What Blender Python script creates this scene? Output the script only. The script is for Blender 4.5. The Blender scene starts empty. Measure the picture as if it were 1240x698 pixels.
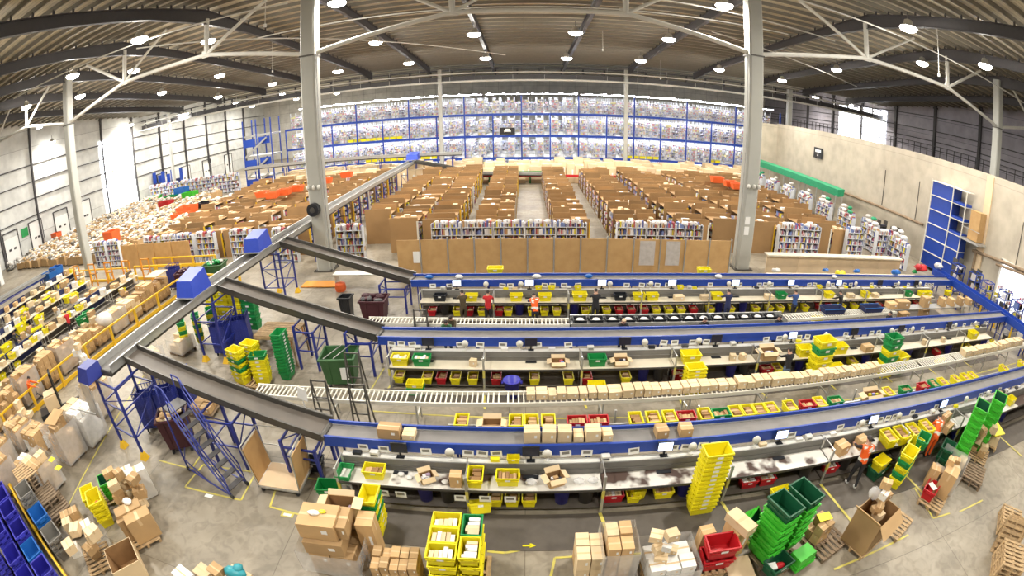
import bpy, bmesh, math, random
from mathutils import Matrix, Vector
random.seed(7)
R = random.random
def U(a, b): return a + (b - a) * random.random()
PI = math.pi
sc = bpy.context.scene
COL = sc.collection
H = 10.0                                   # eye height of the photographer on the gantry

# ------------------------------------------------------------------ camera: full-frame equisolid fisheye
FP, PIT, YAW, ROL = 597.693518, 0.375661686, -0.0295687108, -0.0142776778
_f = Vector((math.sin(YAW)*math.cos(PIT), math.cos(YAW)*math.cos(PIT), -math.sin(PIT)))
_r = _f.cross(Vector((0, 0, 1))).normalized(); _u = _r.cross(_f)
_r2 = math.cos(ROL)*_r + math.sin(ROL)*_u; _u2 = -math.sin(ROL)*_r + math.cos(ROL)*_u
cam = bpy.data.cameras.new('camera'); camo = bpy.data.objects.new('camera', cam); COL.objects.link(camo)
M = Matrix((_r2, _u2, -_f)).transposed().to_4x4(); M.translation = (0, 0, H); camo.matrix_world = M
cam.type = 'PANO'; cam.panorama_type = 'FISHEYE_EQUISOLID'
cam.fisheye_lens = FP*36/1240; cam.fisheye_fov = math.radians(200)
cam.sensor_fit = 'HORIZONTAL'; cam.sensor_width = 36; cam.sensor_height = 36*698/1240
cam.clip_start = .05; cam.clip_end = 600
sc.camera = camo
sc.view_settings.view_transform = 'Standard'; sc.view_settings.look = 'None'
sc.view_settings.gamma = 1; sc.view_settings.use_curve_mapping = False
sc.view_settings.exposure = 0.38
sc.cycles.use_denoising = True
sc.cycles.max_bounces = 5; sc.cycles.diffuse_bounces = 4; sc.cycles.glossy_bounces = 2
sc.cycles.transparent_max_bounces = 6; sc.cycles.sample_clamp_indirect = 6
sc.cycles.caustics_reflective = False; sc.cycles.caustics_refractive = False

def ray(x, y):
    dx = x - 620; dy = 349 - y; q = math.hypot(dx, dy) + 1e-9; th = 2*math.asin(q/2/FP)
    return _r2*(math.sin(th)*dx/q) + _u2*(math.sin(th)*dy/q) + _f*math.cos(th)
def P(x, y, z=0.0):                        # where the sight line meets the level z
    d = ray(x, y); t = (z - H)/d.z; return Vector((d.x*t, d.y*t, z))
def PXX(x, y, X): d = ray(x, y); t = X/d.x; return Vector((X, d.y*t, H + d.z*t))
def PYY(x, y, Y): d = ray(x, y); t = Y/d.y; return Vector((d.x*t, Y, H + d.z*t))
def pix(v):
    c = Vector(v) - Vector((0, 0, H)); c.normalize()
    a, b, k = c.dot(_r2), c.dot(_u2), c.dot(_f)
    th = math.acos(max(-1, min(1, k))); q = 2*FP*math.sin(th/2); s = math.hypot(a, b) + 1e-9
    return 620 + q*a/s, 349 - q*b/s
def XA(px, Y, z=0.0):                      # the X at which a point of depth Y and height z is seen in column px
    lo, hi = -70.0, 70.0
    for _ in range(40):
        m = (lo + hi)/2
        if pix((m, Y, z))[0] < px: lo = m
        else: hi = m
    return lo

# ------------------------------------------------------------------ materials
MATS = {}
def mat(name, rgb, rough=.6, metal=0.0, noise=0.0, nscale=4.0, rnd=0.0, emit=0.0, alpha=1.0, rgb2=None, hue=0.0, coat=0.0, bump=0.0, isl=False):
    m = bpy.data.materials.new(name); m.use_nodes = True; nt = m.node_tree; N = nt.nodes; L = nt.links
    b = N['Principled BSDF']; b.inputs['Roughness'].default_value = rough; b.inputs['Metallic'].default_value = metal
    col = None
    rgb2 = rgb2 or tuple(c*.55 for c in rgb)
    tc = N.new('ShaderNodeTexCoord'); nz = N.new('ShaderNodeTexNoise'); nz.inputs['Scale'].default_value = nscale; nz.inputs['Detail'].default_value = 3
    oj = N.new('ShaderNodeObjectInfo'); of = N.new('ShaderNodeVectorMath'); of.operation = 'MULTIPLY_ADD'; of.inputs[1].default_value = (37, 53, 29)
    L.new(oj.outputs['Random'], of.inputs[0]); L.new(tc.outputs['Object'], of.inputs[2]); L.new(of.outputs[0], nz.inputs['Vector'])
    mx = N.new('ShaderNodeMix'); mx.data_type = 'RGBA'
    mx.inputs[6].default_value = (*rgb, 1); mx.inputs[7].default_value = (*rgb2, 1)
    mr = N.new('ShaderNodeMapRange'); mr.inputs[1].default_value = .38; mr.inputs[2].default_value = .72; mr.inputs[4].default_value = max(noise, .06)
    L.new(nz.outputs['Fac'], mr.inputs[0]); L.new(mr.outputs[0], mx.inputs[0]); col = mx.outputs[2]
    if rnd or hue:
        oi = N.new('ShaderNodeObjectInfo'); hs = N.new('ShaderNodeHueSaturation')
        m1 = N.new('ShaderNodeMapRange'); m1.inputs[3].default_value = 1 - rnd; m1.inputs[4].default_value = 1 + rnd
        rv = oi.outputs['Random']
        if isl:
            gi = N.new('ShaderNodeNewGeometry'); ad = N.new('ShaderNodeMath'); ad.operation = 'ADD'; fr = N.new('ShaderNodeMath'); fr.operation = 'FRACT'
            L.new(rv, ad.inputs[0]); L.new(gi.outputs['Random Per Island'], ad.inputs[1]); L.new(ad.outputs[0], fr.inputs[0]); rv = fr.outputs[0]
        L.new(rv, m1.inputs[0]); L.new(m1.outputs[0], hs.inputs['Value']); L.new(col, hs.inputs['Color'])
        if hue:
            m2 = N.new('ShaderNodeMapRange'); m2.inputs[3].default_value = .5 - hue; m2.inputs[4].default_value = .5 + hue
            L.new(oi.outputs['Random'], m2.inputs[0]); L.new(m2.outputs[0], hs.inputs['Hue'])
        col = hs.outputs['Color']
    L.new(col, b.inputs['Base Color'])
    if bump:
        bp = N.new('ShaderNodeBump'); bp.inputs['Strength'].default_value = bump; L.new(nz.outputs['Fac'], bp.inputs['Height']); L.new(bp.outputs[0], b.inputs['Normal'])
    if emit:
        b.inputs['Emission Color'].default_value = (*rgb, 1); b.inputs['Emission Strength'].default_value = emit
    if alpha < 1: b.inputs['Alpha'].default_value = alpha
    if coat: b.inputs['Coat Weight'].default_value = coat
    MATS[name] = m; return m
mat('cardboard', (.50, .325, .155), .8, noise=.3, nscale=1.5, rnd=.22, isl=True)
mat('pale_card', (.68, .53, .33), .8, noise=.25, nscale=1.5, rnd=.15, isl=True)
mat('shelf_card', (.33, .195, .082), .8, noise=.4, nscale=.8, rnd=.2)
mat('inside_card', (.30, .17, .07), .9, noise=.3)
mat('tape', (.60, .43, .24), .35)
mat('label_white', (.80, .80, .78), .6)
mat('white_pack', (.74, .73, .70), .55, noise=.25, nscale=3, rnd=.12, isl=True)
mat('white_bag', (.74, .72, .69), .5, noise=.5, nscale=2.2, rnd=.2, rgb2=(.42, .36, .31), bump=.5, isl=True)
mat('film', (.80, .80, .80), .25, alpha=.38, noise=.4, nscale=5, bump=.8)
mat('yellow_plastic', (.78, .68, .012), .42, noise=.12, nscale=3, rnd=.08)
mat('green_plastic', (.010, .25, .060), .42, noise=.2, rnd=.1)
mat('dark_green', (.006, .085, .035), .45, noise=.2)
mat('lime_plastic', (.05, .46, .03), .42, noise=.15, nscale=3, rnd=.08)
mat('red_plastic', (.46, .012, .018), .42, noise=.2, rnd=.1)
mat('black_plastic', (.012, .014, .018), .4, noise=.2)
mat('blue_plastic', (.045, .045, .42), .42, noise=.2, rnd=.12)
mat('mid_blue', (.012, .12, .42), .45, noise=.2)
mat('navy_crate', (.018, .016, .27), .45, noise=.3, rnd=.2)
mat('grey_plastic', (.075, .072, .075), .5, noise=.2)
mat('grey_crate', (.20, .19, .17), .6, noise=.5, nscale=5)
mat('maroon', (.055, .010, .018), .5, noise=.3)
mat('skip_green', (.045, .13, .045), .5, noise=.4, nscale=3)
mat('blue_steel', (.012, .052, .34), .38, noise=.2, nscale=2)
mat('blue_frame', (.022, .035, .24), .4, noise=.2)
mat('yellow_steel', (.75, .46, .02), .45, noise=.15)
mat('orange_steel', (.68, .27, .03), .5, noise=.2)
mat('galvanised', (.52, .52, .50), .35, metal=.6, noise=.35, nscale=5)
mat('dark_metal', (.10, .095, .085), .4, metal=.4, noise=.5, nscale=3)
mat('belt', (.20, .19, .18), .55, noise=.4, nscale=2.5)
mat('dark_belt', (.105, .088, .072), .5, noise=.6, nscale=1.4, rgb2=(.045, .038, .032))
mat('roller_metal', (.70, .68, .60), .35, noise=.1)
mat('worktop', (.66, .64, .59), .5, noise=1.0, nscale=1.1, rgb2=(.075, .045, .035))
_n = MATS['worktop'].node_tree.nodes['Map Range']; _n.inputs[1].default_value = .535; _n.inputs[2].default_value = .60
mat('worktop_pale', (.68, .62, .48), .5, noise=.3, nscale=2)
mat('shelf_dark', (.10, .085, .07), .6, noise=.4)
mat('backboard', (.17, .165, .155), .5, noise=.4, nscale=2)
mat('white_paint', (.66, .65, .60), .5, noise=.12)
mat('column_paint', (.42, .42, .385), .5, noise=.2, nscale=.6)
mat('rafter_steel', (.052, .048, .050), .5, noise=.3)
mat('purlin_steel', (.22, .20, .165), .5, noise=.2)
mat('pallet_wood', (.52, .36, .19), .85, noise=.6, nscale=6, rnd=.2, rgb2=(.22, .15, .09))
mat('old_wood', (.25, .18, .115), .9, noise=.6, nscale=6, rnd=.15)
mat('plywood', (.50, .31, .13), .7, noise=.5, nscale=2.0, rnd=.06, rgb2=(.36, .20, .07))
mat('pale_ply', (.66, .50, .32), .7, noise=.3, nscale=1.2, rnd=.08)
mat('screen', (.55, .66, 1.0), .3, emit=2.4)
mat('screen_off', (.015, .016, .035), .25)
mat('lamp_glow', (1, .97, .90), .5, emit=26)
mat('strip_glow', (.90, .93, 1.0), .5, emit=42)
mat('daylight', (.90, .94, 1.0), .5, emit=6)
mat('door_daylight', (.95, .97, 1.0), .5, emit=1.1)
mat('skin', (.52, .30, .21), .55, noise=.1)
mat('hair', (.020, .013, .010), .6)
mat('hivis', (.90, .13, .015), .6, noise=.1)
mat('hivis_band', (.75, .74, .68), .4)
mat('cloth_black', (.016, .016, .019), .8, noise=.2)
mat('cloth_navy', (.018, .025, .09), .8, noise=.2)
mat('cloth_blue', (.03, .075, .24), .8, noise=.2)
mat('cloth_red', (.50, .018, .022), .8, noise=.2)
mat('cloth_olive', (.075, .055, .028), .8, noise=.5, nscale=9)
mat('denim', (.10, .15, .24), .8, noise=.3)
mat('shoe_white', (.6, .6, .58), .6)
mat('teal_bag', (.03, .30, .36), .35, noise=.4, nscale=6)
mat('rack_white', (.60, .62, .66), .5)
mat('green_net', (.02, .30, .14), .6, noise=.4)
mat('sign_black', (.008, .008, .009), .5)
mat('line_yellow', (.62, .54, .09), .6, noise=.7, nscale=5, rgb2=(.40, .36, .18))
mat('orange_plastic', (.75, .13, .03), .5, noise=.2)
STOCKR = []  # rack stock colours whitened to imitate the bright wash of light there
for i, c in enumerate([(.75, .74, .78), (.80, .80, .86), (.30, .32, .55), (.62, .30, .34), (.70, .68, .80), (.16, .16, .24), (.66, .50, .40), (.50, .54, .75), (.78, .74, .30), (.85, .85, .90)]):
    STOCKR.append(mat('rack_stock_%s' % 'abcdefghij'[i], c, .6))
STOCK = []
for i, c in enumerate([(.55, .52, .50), (.10, .12, .32), (.42, .08, .10), (.68, .66, .66), (.035, .035, .05), (.45, .28, .13), (.16, .22, .45), (.60, .52, .03), (.30, .22, .30), (.74, .74, .78)]):
    STOCK.append(mat('stock_%s' % 'abcdefghij'[i], c, .6))

def floor_material():
    m = bpy.data.materials.new('concrete_floor'); m.use_nodes = True; nt = m.node_tree; N = nt.nodes; L = nt.links
    b = N['Principled BSDF']; b.inputs['Roughness'].default_value = .42
    tc = N.new('ShaderNodeTexCoord')
    def noise(s, d=5, dist=0):
        n = N.new('ShaderNodeTexNoise'); n.inputs['Scale'].default_value = s; n.inputs['Detail'].default_value = d; n.inputs['Distortion'].default_value = dist
        L.new(tc.outputs['Object'], n.inputs['Vector']); return n.outputs['Fac']
    r = N.new('ShaderNodeValToRGB'); e = r.color_ramp.elements
    e[0].position = .30; e[0].color = (.20, .175, .135, 1); e[1].position = .68; e[1].color = (.34, .30, .235, 1)
    L.new(noise(.35, 8, 1.0), r.inputs[0])
    r2 = N.new('ShaderNodeValToRGB'); f = r2.color_ramp.elements
    f[0].position = .36; f[0].color = (.80, .78, .75, 1); f[1].position = .56; f[1].color = (1.03, 1.02, 1, 1)
    L.new(noise(2.3, 8, 1.5), r2.inputs[0])
    mx = N.new('ShaderNodeMix'); mx.data_type = 'RGBA'; mx.blend_type = 'MULTIPLY'; mx.inputs[0].default_value = 1
    L.new(r.outputs[0], mx.inputs[6]); L.new(r2.outputs[0], mx.inputs[7])
    br = N.new('ShaderNodeTexBrick'); br.inputs['Scale'].default_value = 1; br.inputs['Mortar Size'].default_value = .012
    br.offset = 0; br.inputs['Brick Width'].default_value = 6.2; br.inputs['Row Height'].default_value = 5.3
    br.inputs['Color1'].default_value = (1, 1, 1, 1); br.inputs['Color2'].default_value = (.93, .93, .93, 1); br.inputs['Mortar'].default_value = (.55, .53, .5, 1)
    L.new(tc.outputs['Object'], br.inputs['Vector'])
    m2 = N.new('ShaderNodeMix'); m2.data_type = 'RGBA'; m2.blend_type = 'MULTIPLY'; m2.inputs[0].default_value = 1
    L.new(mx.outputs[2], m2.inputs[6]); L.new(br.outputs['Color'], m2.inputs[7]); L.new(m2.outputs[2], b.inputs['Base Color'])
    rr = N.new('ShaderNodeMapRange'); rr.inputs[3].default_value = .30; rr.inputs[4].default_value = .6; L.new(noise(1.1), rr.inputs[0]); L.new(rr.outputs[0], b.inputs['Roughness'])
    MATS['concrete_floor'] = m
floor_material()
def panel_material(name, c1, c2, w, h, mortar, rot):
    """cladding sheets with dark joints; rot turns the wall plane onto the brick pattern"""
    m = bpy.data.materials.new(name); m.use_nodes = True; nt = m.node_tree; N = nt.nodes; L = nt.links
    b = N['Principled BSDF']; b.inputs['Roughness'].default_value = .6
    tc = N.new('ShaderNodeTexCoord'); mp = N.new('ShaderNodeMapping'); mp.inputs['Rotation'].default_value = rot
    L.new(tc.outputs['Object'], mp.inputs['Vector'])
    br = N.new('ShaderNodeTexBrick'); br.offset = 0; br.inputs['Scale'].default_value = 1; br.inputs['Mortar Size'].default_value = .03
    br.inputs['Brick Width'].default_value = w; br.inputs['Row Height'].default_value = h
    br.inputs['Color1'].default_value = (*c1, 1); br.inputs['Color2'].default_value = (*c2, 1); br.inputs['Mortar'].default_value = (*mortar, 1)
    L.new(mp.outputs[0], br.inputs['Vector'])
    nz = N.new('ShaderNodeTexNoise'); nz.inputs['Scale'].default_value = .8; nz.inputs['Detail'].default_value = 8; L.new(tc.outputs['Object'], nz.inputs['Vector'])
    mr = N.new('ShaderNodeMapRange'); mr.inputs[1].default_value = .3; mr.inputs[2].default_value = .7; mr.inputs[3].default_value = .82; mr.inputs[4].default_value = 1.08; L.new(nz.outputs[0], mr.inputs[0])
    mx = N.new('ShaderNodeMix'); mx.data_type = 'RGBA'; mx.blend_type = 'MULTIPLY'; mx.inputs[0].default_value = 1
    L.new(br.outputs['Color'], mx.inputs[6]); L.new(mr.outputs[0], mx.inputs[7]); L.new(mx.outputs[2], b.inputs['Base Color'])
    MATS[name] = m
panel_material('wall_sheet', (.66, .67, .65), (.60, .61, .59), 2.5, 2.4, (.28, .28, .28), (PI/2, 0, PI/2))
panel_material('wall_sheet_purple', (.34, .32, .36), (.30, .285, .32), 2.5, 2.6, (.11, .10, .13), (PI/2, 0, PI/2))
panel_material('concrete_wall', (.46, .41, .325), (.45, .40, .315), 9.0, 20, (.36, .32, .26), (PI/2, 0, PI/2))
panel_material('wall_sheet_back', (.55, .53, .48), (.50, .48, .44), 3, 2.4, (.25, .24, .22), (PI/2, 0, 0))
panel_material('roof_sheet', (.66, .60, .47), (.60, .54, .42), 1000, .33, (.42, .38, .30), (0, 0, 0))

# ------------------------------------------------------------------ mesh builder
class MB:
    def __init__(s): s.v = []; s.f = []; s.m = []
    def add(s, vs, fs, mi=0):
        o = len(s.v); s.v += [tuple(v) for v in vs]; s.f += [tuple(i + o for i in f) for f in fs]; s.m += [mi]*len(fs); return s
    def hexa(s, c, mi=0): return s.add(c, [(0, 3, 2, 1), (4, 5, 6, 7), (0, 1, 5, 4), (1, 2, 6, 5), (2, 3, 7, 6), (3, 0, 4, 7)], mi)
    def box(s, x0, x1, y0, y1, z0, z1, mi=0):
        return s.hexa([(x0, y0, z0), (x1, y0, z0), (x1, y1, z0), (x0, y1, z0), (x0, y0, z1), (x1, y0, z1), (x1, y1, z1), (x0, y1, z1)], mi)
    def bar(s, p, q, w, h=None, mi=0, up=(0, 0, 1)):
        p = Vector(p); q = Vector(q); h = h or w; d = (q - p).normalized(); u = Vector(up)
        if abs(d.dot(u)) > .98: u = Vector((0, 1, 0))
        a = d.cross(u).normalized()*w/2; b = a.cross(d).normalized()*h/2
        return s.hexa([p-a-b, p+a-b, p+a+b, p-a+b, q-a-b, q+a-b, q+a+b, q-a+b], mi)
    def tube(s, p, q, r, r2=None, n=10, mi=0, caps=True):
        p = Vector(p); q = Vector(q); r2 = r if r2 is None else r2; d = (q - p).normalized(); u = Vector((0, 0, 1))
        if abs(d.dot(u)) > .98: u = Vector((0, 1, 0))
        a = d.cross(u).normalized(); b = a.cross(d)
        vs = [c + (a*math.cos(2*PI*i/n) + b*math.sin(2*PI*i/n))*k for c, k in ((p, r), (q, r2)) for i in range(n)]
        fs = [(i, (i+1) % n, n + (i+1) % n, n + i) for i in range(n)]
        if caps: fs += [tuple(range(n))[::-1], tuple(range(n, 2*n))]
        return s.add(vs, fs, mi)
    def lathe(s, prof, n=16, c=(0, 0, 0), mi=0):
        vs = [(c[0] + r*math.cos(2*PI*i/n), c[1] + r*math.sin(2*PI*i/n), c[2] + z) for r, z in prof for i in range(n)]
        fs = [(k*n + i, k*n + (i+1) % n, (k+1)*n + (i+1) % n, (k+1)*n + i) for k in range(len(prof)-1) for i in range(n)]
        return s.add(vs, fs, mi)
    def blob(s, c, rx, ry, rz, mi=0, n=8, jit=.12):
        vs = []; fs = []
        for k in range(1, 5):
            a = PI*k/5
            for i in range(n):
                j = 1 + U(-jit, jit); vs.append((c[0] + rx*j*math.sin(a)*math.cos(2*PI*i/n), c[1] + ry*j*math.sin(a)*math.sin(2*PI*i/n), c[2] + rz*math.cos(a)))
        t = len(vs); vs += [(c[0], c[1], c[2]+rz), (c[0], c[1], c[2]-rz)]
        for k in range(3):
            for i in range(n): fs.append((k*n+i, (k+1)*n+i, (k+1)*n+(i+1) % n, k*n+(i+1) % n))
        for i in range(n): fs += [(t, i, (i+1) % n), (t+1, 3*n+(i+1) % n, 3*n+i)]
        return s.add(vs, fs, mi)
    def shell(s, w0, d0, w1, d1, z0, z1, t, floor=True, mi=0, mi2=None):
        """open-topped tapered container"""
        mi2 = mi if mi2 is None else mi2
        o = lambda w, d, z: [(-w/2, -d/2, z), (w/2, -d/2, z), (w/2, d/2, z), (-w/2, d/2, z)]
        vs = o(w0, d0, z0) + o(w1, d1, z1) + o(w1-2*t, d1-2*t, z1) + o(w0-2*t, d0-2*t, z0+t)
        s.add(vs, [(3, 2, 1, 0)] + [(i, (i+1) % 4, 4+(i+1) % 4, 4+i) for i in range(4)] + [(4+i, 4+(i+1) % 4, 8+(i+1) % 4, 8+i) for i in range(4)], mi)
        return s.add(vs, [(8+i, 8+(i+1) % 4, 12+(i+1) % 4, 12+i) for i in range(4)] + [(12, 13, 14, 15)], mi2)
    def mesh(s, name, mats, smooth=False, bevel=0):
        me = bpy.data.meshes.new(name); me.from_pydata(s.v, [], s.f)
        for m in ([mats] if isinstance(mats, str) else mats): me.materials.append(MATS[m] if isinstance(m, str) else m)
        me.polygons.foreach_set('material_index', s.m)
        if bevel:
            bm = bmesh.new(); bm.from_mesh(me); bmesh.ops.bevel(bm, geom=bm.edges[:], offset=bevel, segments=2, affect='EDGES', profile=.6); bm.to_mesh(me); bm.free()
        if smooth: me.polygons.foreach_set('use_smooth', [True]*len(me.polygons))
        me.update(); return me

# ------------------------------------------------------------------ things, parts, copies
TOP = []
class Part:
    def __init__(s, name, mesh, subs=(), label=None, loc=None, kind=None): s.name, s.mesh, s.subs, s.label, s.loc, s.kind = name, mesh, subs, label, loc, kind
class Proto:
    def __init__(s, name, cat, parts, mesh=None): s.name, s.cat, s.parts, s.mesh = name, cat, parts, mesh
def _link(name, mesh, parent):
    o = bpy.data.objects.new(name, mesh); COL.objects.link(o)
    if parent: o.parent = parent
    return o
def _parts(parts, parent):
    for p in parts:
        o = _link(p.name, p.mesh, parent)
        if p.loc: o.location = p.loc
        if p.label: o['label'] = p.label
        if p.kind: o['kind'] = p.kind
        _parts(p.subs, o)
def spawn(pr, loc, rz=0.0, label='', group=None, rot=None, scale=None, order='x'):
    o = _link(pr.name, pr.mesh, None); o.location = loc
    o.rotation_euler = rot if rot else (0, 0, rz)
    if scale: o.scale = scale
    o['label'] = label; o['category'] = pr.cat
    if group: o['group'] = group
    _parts(pr.parts, o); TOP.append((o, order)); return o
def one(name, cat, label, mb, mats, group=None, order='x', smooth=False, loc=None, bevel=0):
    o = _link(name, mb.mesh(name, mats, smooth, bevel), None); o['label'] = label; o['category'] = cat
    if loc: o.location = loc
    if group: o['group'] = group
    TOP.append((o, order)); return o
def struct(name, mb, mats, parent=None, label=None, smooth=False):
    o = _link(name, mb.mesh(name, mats, smooth), parent)
    if parent is None: o['kind'] = 'structure'
    if label and parent is None: o['label'] = label; o['category'] = name.split('_')[0]
    return o

# ================================================================== THE HALL
XL, XR, YB, YF = -68.0, 62.0, 118.0, -14.0
YR = 28.5; YV = 69.0
def zdeck(y):
    if y <= YV: return 19.55 - .085*abs(y - YR)
    return 16.1 + .085*(min(y, 95) - YV) - .085*max(0, y - 95)
struct('floor', MB().box(XL, XR, YF, YB, -.2, 0), 'concrete_floor', label='pale scuffed concrete warehouse floor')
wl = struct('wall_left', MB().box(XL-.3, XL, YF, YB, 0, 20), 'wall_sheet', label='pale sheet-clad outer wall with bright daylight opening')
wr = struct('wall_right', MB().box(XR, XR+.3, YF, YB, 0, 20), 'wall_sheet_purple', label='purple-grey clad outer wall above the concrete partition')
struct('wall_back', MB().box(XL, XR, YB, YB+.3, 0, 20), 'wall_sheet_back', label='pale clad wall at the far end of the hall')
struct('wall_front', MB().box(XL, XR, YF-.3, YF, 0, 20), 'wall_sheet_back', label='pale clad wall behind the gantry')
m = MB()
for a, b in ((YF, YR), (YR, YV), (YV, 95), (95, YB)):
    za, zb = zdeck(a), zdeck(b)
    m.hexa([(XL, a, za), (XR, a, za), (XR, b, zb), (XL, b, zb), (XL, a, za+.25), (XR, a, za+.25), (XR, b, zb+.25), (XL, b, zb+.25)])
struct('ceiling', m, 'roof_sheet', label='beige profiled metal roof sheets over the hall')
# inner concrete wall on the right
XC = 36.0
cw = struct('wall_partition', MB().box(XC, XC+.35, -6, 64.3, 0, 9.55).box(XC-3.2, XC, 64.0, 64.3, 0, 9.4), 'concrete_wall', label='tall bare concrete partition wall along the right side')
# wall frames
def wall_frames(X, sx, ys, zs, y0, y1, ztop, tag, w=.28):
    for i, y in enumerate(ys):
        o = struct('wall_post', MB().box(min(X, X+sx*.4), max(X, X+sx*.4), y-w/2, y+w/2, 0, ztop(y)).box(min(X, X+sx*.42), max(X, X+sx*.42), y-w*.9, y+w*.9, ztop(y)-.6, ztop(y)-.35), 'rafter_steel'); o['label'] = 'dark steel post on the %s' % tag
    for z in zs:
        o = struct('wall_rail', MB().box(min(X, X+sx*.15), max(X, X+sx*.15), y0, y1, z-.07, z+.07), 'rafter_steel'); o['label'] = 'dark horizontal steel rail on the %s' % tag
wall_frames(XL, 1, [YF+6+8.2*i for i in range(15)], [5.2, 7.6, 10.0, 12.4], YF, YB, zdeck, 'pale outer wall')
wall_frames(XR, -1, [4+10.2*i for i in range(11)], [10.3, 11.6, 13.2, 15.4], YF, YB, zdeck, 'purple-grey outer wall', .5)
m = MB()
for i in range(70): m.box(XR-.9, XR-.8, i*1.6, i*1.6+.07, 9.2, 10.9)
m.box(XR-.92, XR-.78, 0, 112, 10.85, 10.95)
struct('wall_handrail', m, 'rafter_steel', label='dark rail with uprights along the purple-grey wall')
# dock doors and steel panels low on the left wall
for i, (ya, yb) in enumerate([(27, 29.6), (33.5, 36.4), (39, 41.6), (44.5, 47.5), (50.5, 53), (72, 75), (80, 83), (88, 91), (97, 100)]):
    d = struct('door_%d' % (i+2), MB().box(XL, XL+.12, ya, yb, 0, 3.6 if i % 2 else 4.4), 'label_white', label='white dock door low in the pale outer wall')
    struct('door_window', MB().box(XL+.12, XL+.15, ya+.7, ya+1.2, 1.9, 2.2).box(XL+.12, XL+.15, yb-1.2, yb-.7, 1.9, 2.2), 'rafter_steel', d)
    struct('door_frame', MB().box(XL+.02, XL+.2, ya-.15, ya, 0, 4.5).box(XL+.02, XL+.2, yb, yb+.15, 0, 4.5).box(XL+.02, XL+.2, ya, yb, 4.4, 4.55), 'rafter_steel', d)
o = one('exit_sign', 'sign', 'small green sign on the pale outer wall between dock doors', MB().box(XL+.12, XL+.18, 37.2, 38.6, 2.9, 4.1), 'green_plastic')
# windows of daylight
w1 = struct('window_1', MB().box(XL+.02, XL+.1, 56.9, 65.6, 1.0, 13.1), 'daylight', label='tall bright daylight opening in the pale outer wall')
m = MB()
for y in (56.9, 59.8, 62.7, 65.6): m.box(XL+.1, XL+.16, y-.05, y+.05, 1, 13.1)
for z in (1, 4, 7.5, 13.1): m.box(XL+.1, XL+.16, 56.9, 65.6, z-.05, z+.05)
struct('window_frame', m, 'white_paint', w1)
w2 = struct('window_2', MB().box(XR-.1, XR-.02, 68.0, 83.5, 8.2, 15.2), 'daylight', label='bright daylight opening high above the concrete partition')
m = MB()
for y in (68, 73, 78, 83.5): m.box(XR-.16, XR-.1, y-.06, y+.06, 8.2, 15.2)
struct('window_frame', m, 'rafter_steel', w2)
d1 = struct('door_1', MB().box(XC-.14, XC-.04, 15.2, 21.4, 0, 3.45), 'door_daylight', label='bright white roller door in the concrete partition')
struct('door_frame', MB().box(XC-.2, XC, 21.4, 21.6, 0, 3.7).box(XC-.2, XC, 15, 15.2, 0, 3.7).box(XC-.2, XC, 15, 21.6, 3.45, 3.75).box(XC-.2, XC-.14, 18.2, 18.26, 0, 3.45), 'white_paint', d1)

# ------------------------------------------------------------------ roof steel
RX = [-57, -48, -39.2, -30.4, -21.4, -13.0, -4.1, 5.4, 14.5, 24.2, 34.1, 43.3, 52.5]
def ordw(i):
    W = 'first second third fourth fifth sixth seventh eighth ninth tenth eleventh twelfth thirteenth fourteenth fifteenth sixteenth seventeenth eighteenth nineteenth twentieth'.split()
    T = ['', '', 'twenty', 'thirty', 'forty']
    if i <= 20: return W[i-1]
    if i % 10 == 0: return {30: 'thirtieth', 40: 'fortieth', 50: 'fiftieth'}[i]
    return T[i//10] + '-' + W[i % 10 - 1]
PUR = [YF + 1 + 1.45*i for i in range(int((YV - YF)/1.45))]
for x in RX:
    m = MB()
    for ya, yb, dp in ((YF, YR-6, 0), (YR-6, YR, 1), (YR, YR+6, 2), (YR+6, YV-6, 0), (YV-6, YV, 1)):
        d0 = .75 + (.35 if dp == 2 else 0); d1_ = .75 + (.35 if dp == 1 else 0)
        za, zb = zdeck(ya)-.5, zdeck(yb)-.5
        for (w, ta, tb, ba, bb) in ((.03, za, zb, za-d0, zb-d1_), (.16, za, zb, za-.05, zb-.05), (.16, za-d0+.05, zb-d1_+.05, za-d0, zb-d1_)):
            m.hexa([(x-w, ya, ba), (x+w, ya, ba), (x+w, yb, bb), (x-w, yb, bb), (x-w, ya, ta), (x+w, ya, ta), (x+w, yb, tb), (x-w, yb, tb)])
    for y in PUR: m.box(x-.06, x+.06, y-.05, y+.05, zdeck(y)-.5, zdeck(y)-.2)
    one('rafter_beam', 'roof beam', 'dark steel rafter running away under the beige roof', m, 'rafter_steel', 'rafters under the roof').update_tag()
for i, y in enumerate(PUR):
    one('purlin_beam', 'roof beam', 'thin steel purlin running across under the roof sheets', MB().box(XL, XR, y-.04, y+.04, zdeck(y)-.27, zdeck(y)-.02).box(XL, XR, y-.04, y+.07, zdeck(y)-.29, zdeck(y)-.26), 'purlin_steel', 'purlins under the roof sheets', None)
for i in range(16):
    y = YV + 1.5 + 3*i
    one('purlin_beam', 'roof beam', 'thin steel purlin above the blue mezzanine racking', MB().box(XL, XR, y-.05, y+.05, zdeck(y)-.3, zdeck(y)-.02), 'purlin_steel', 'purlins above the racking', None)
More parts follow.
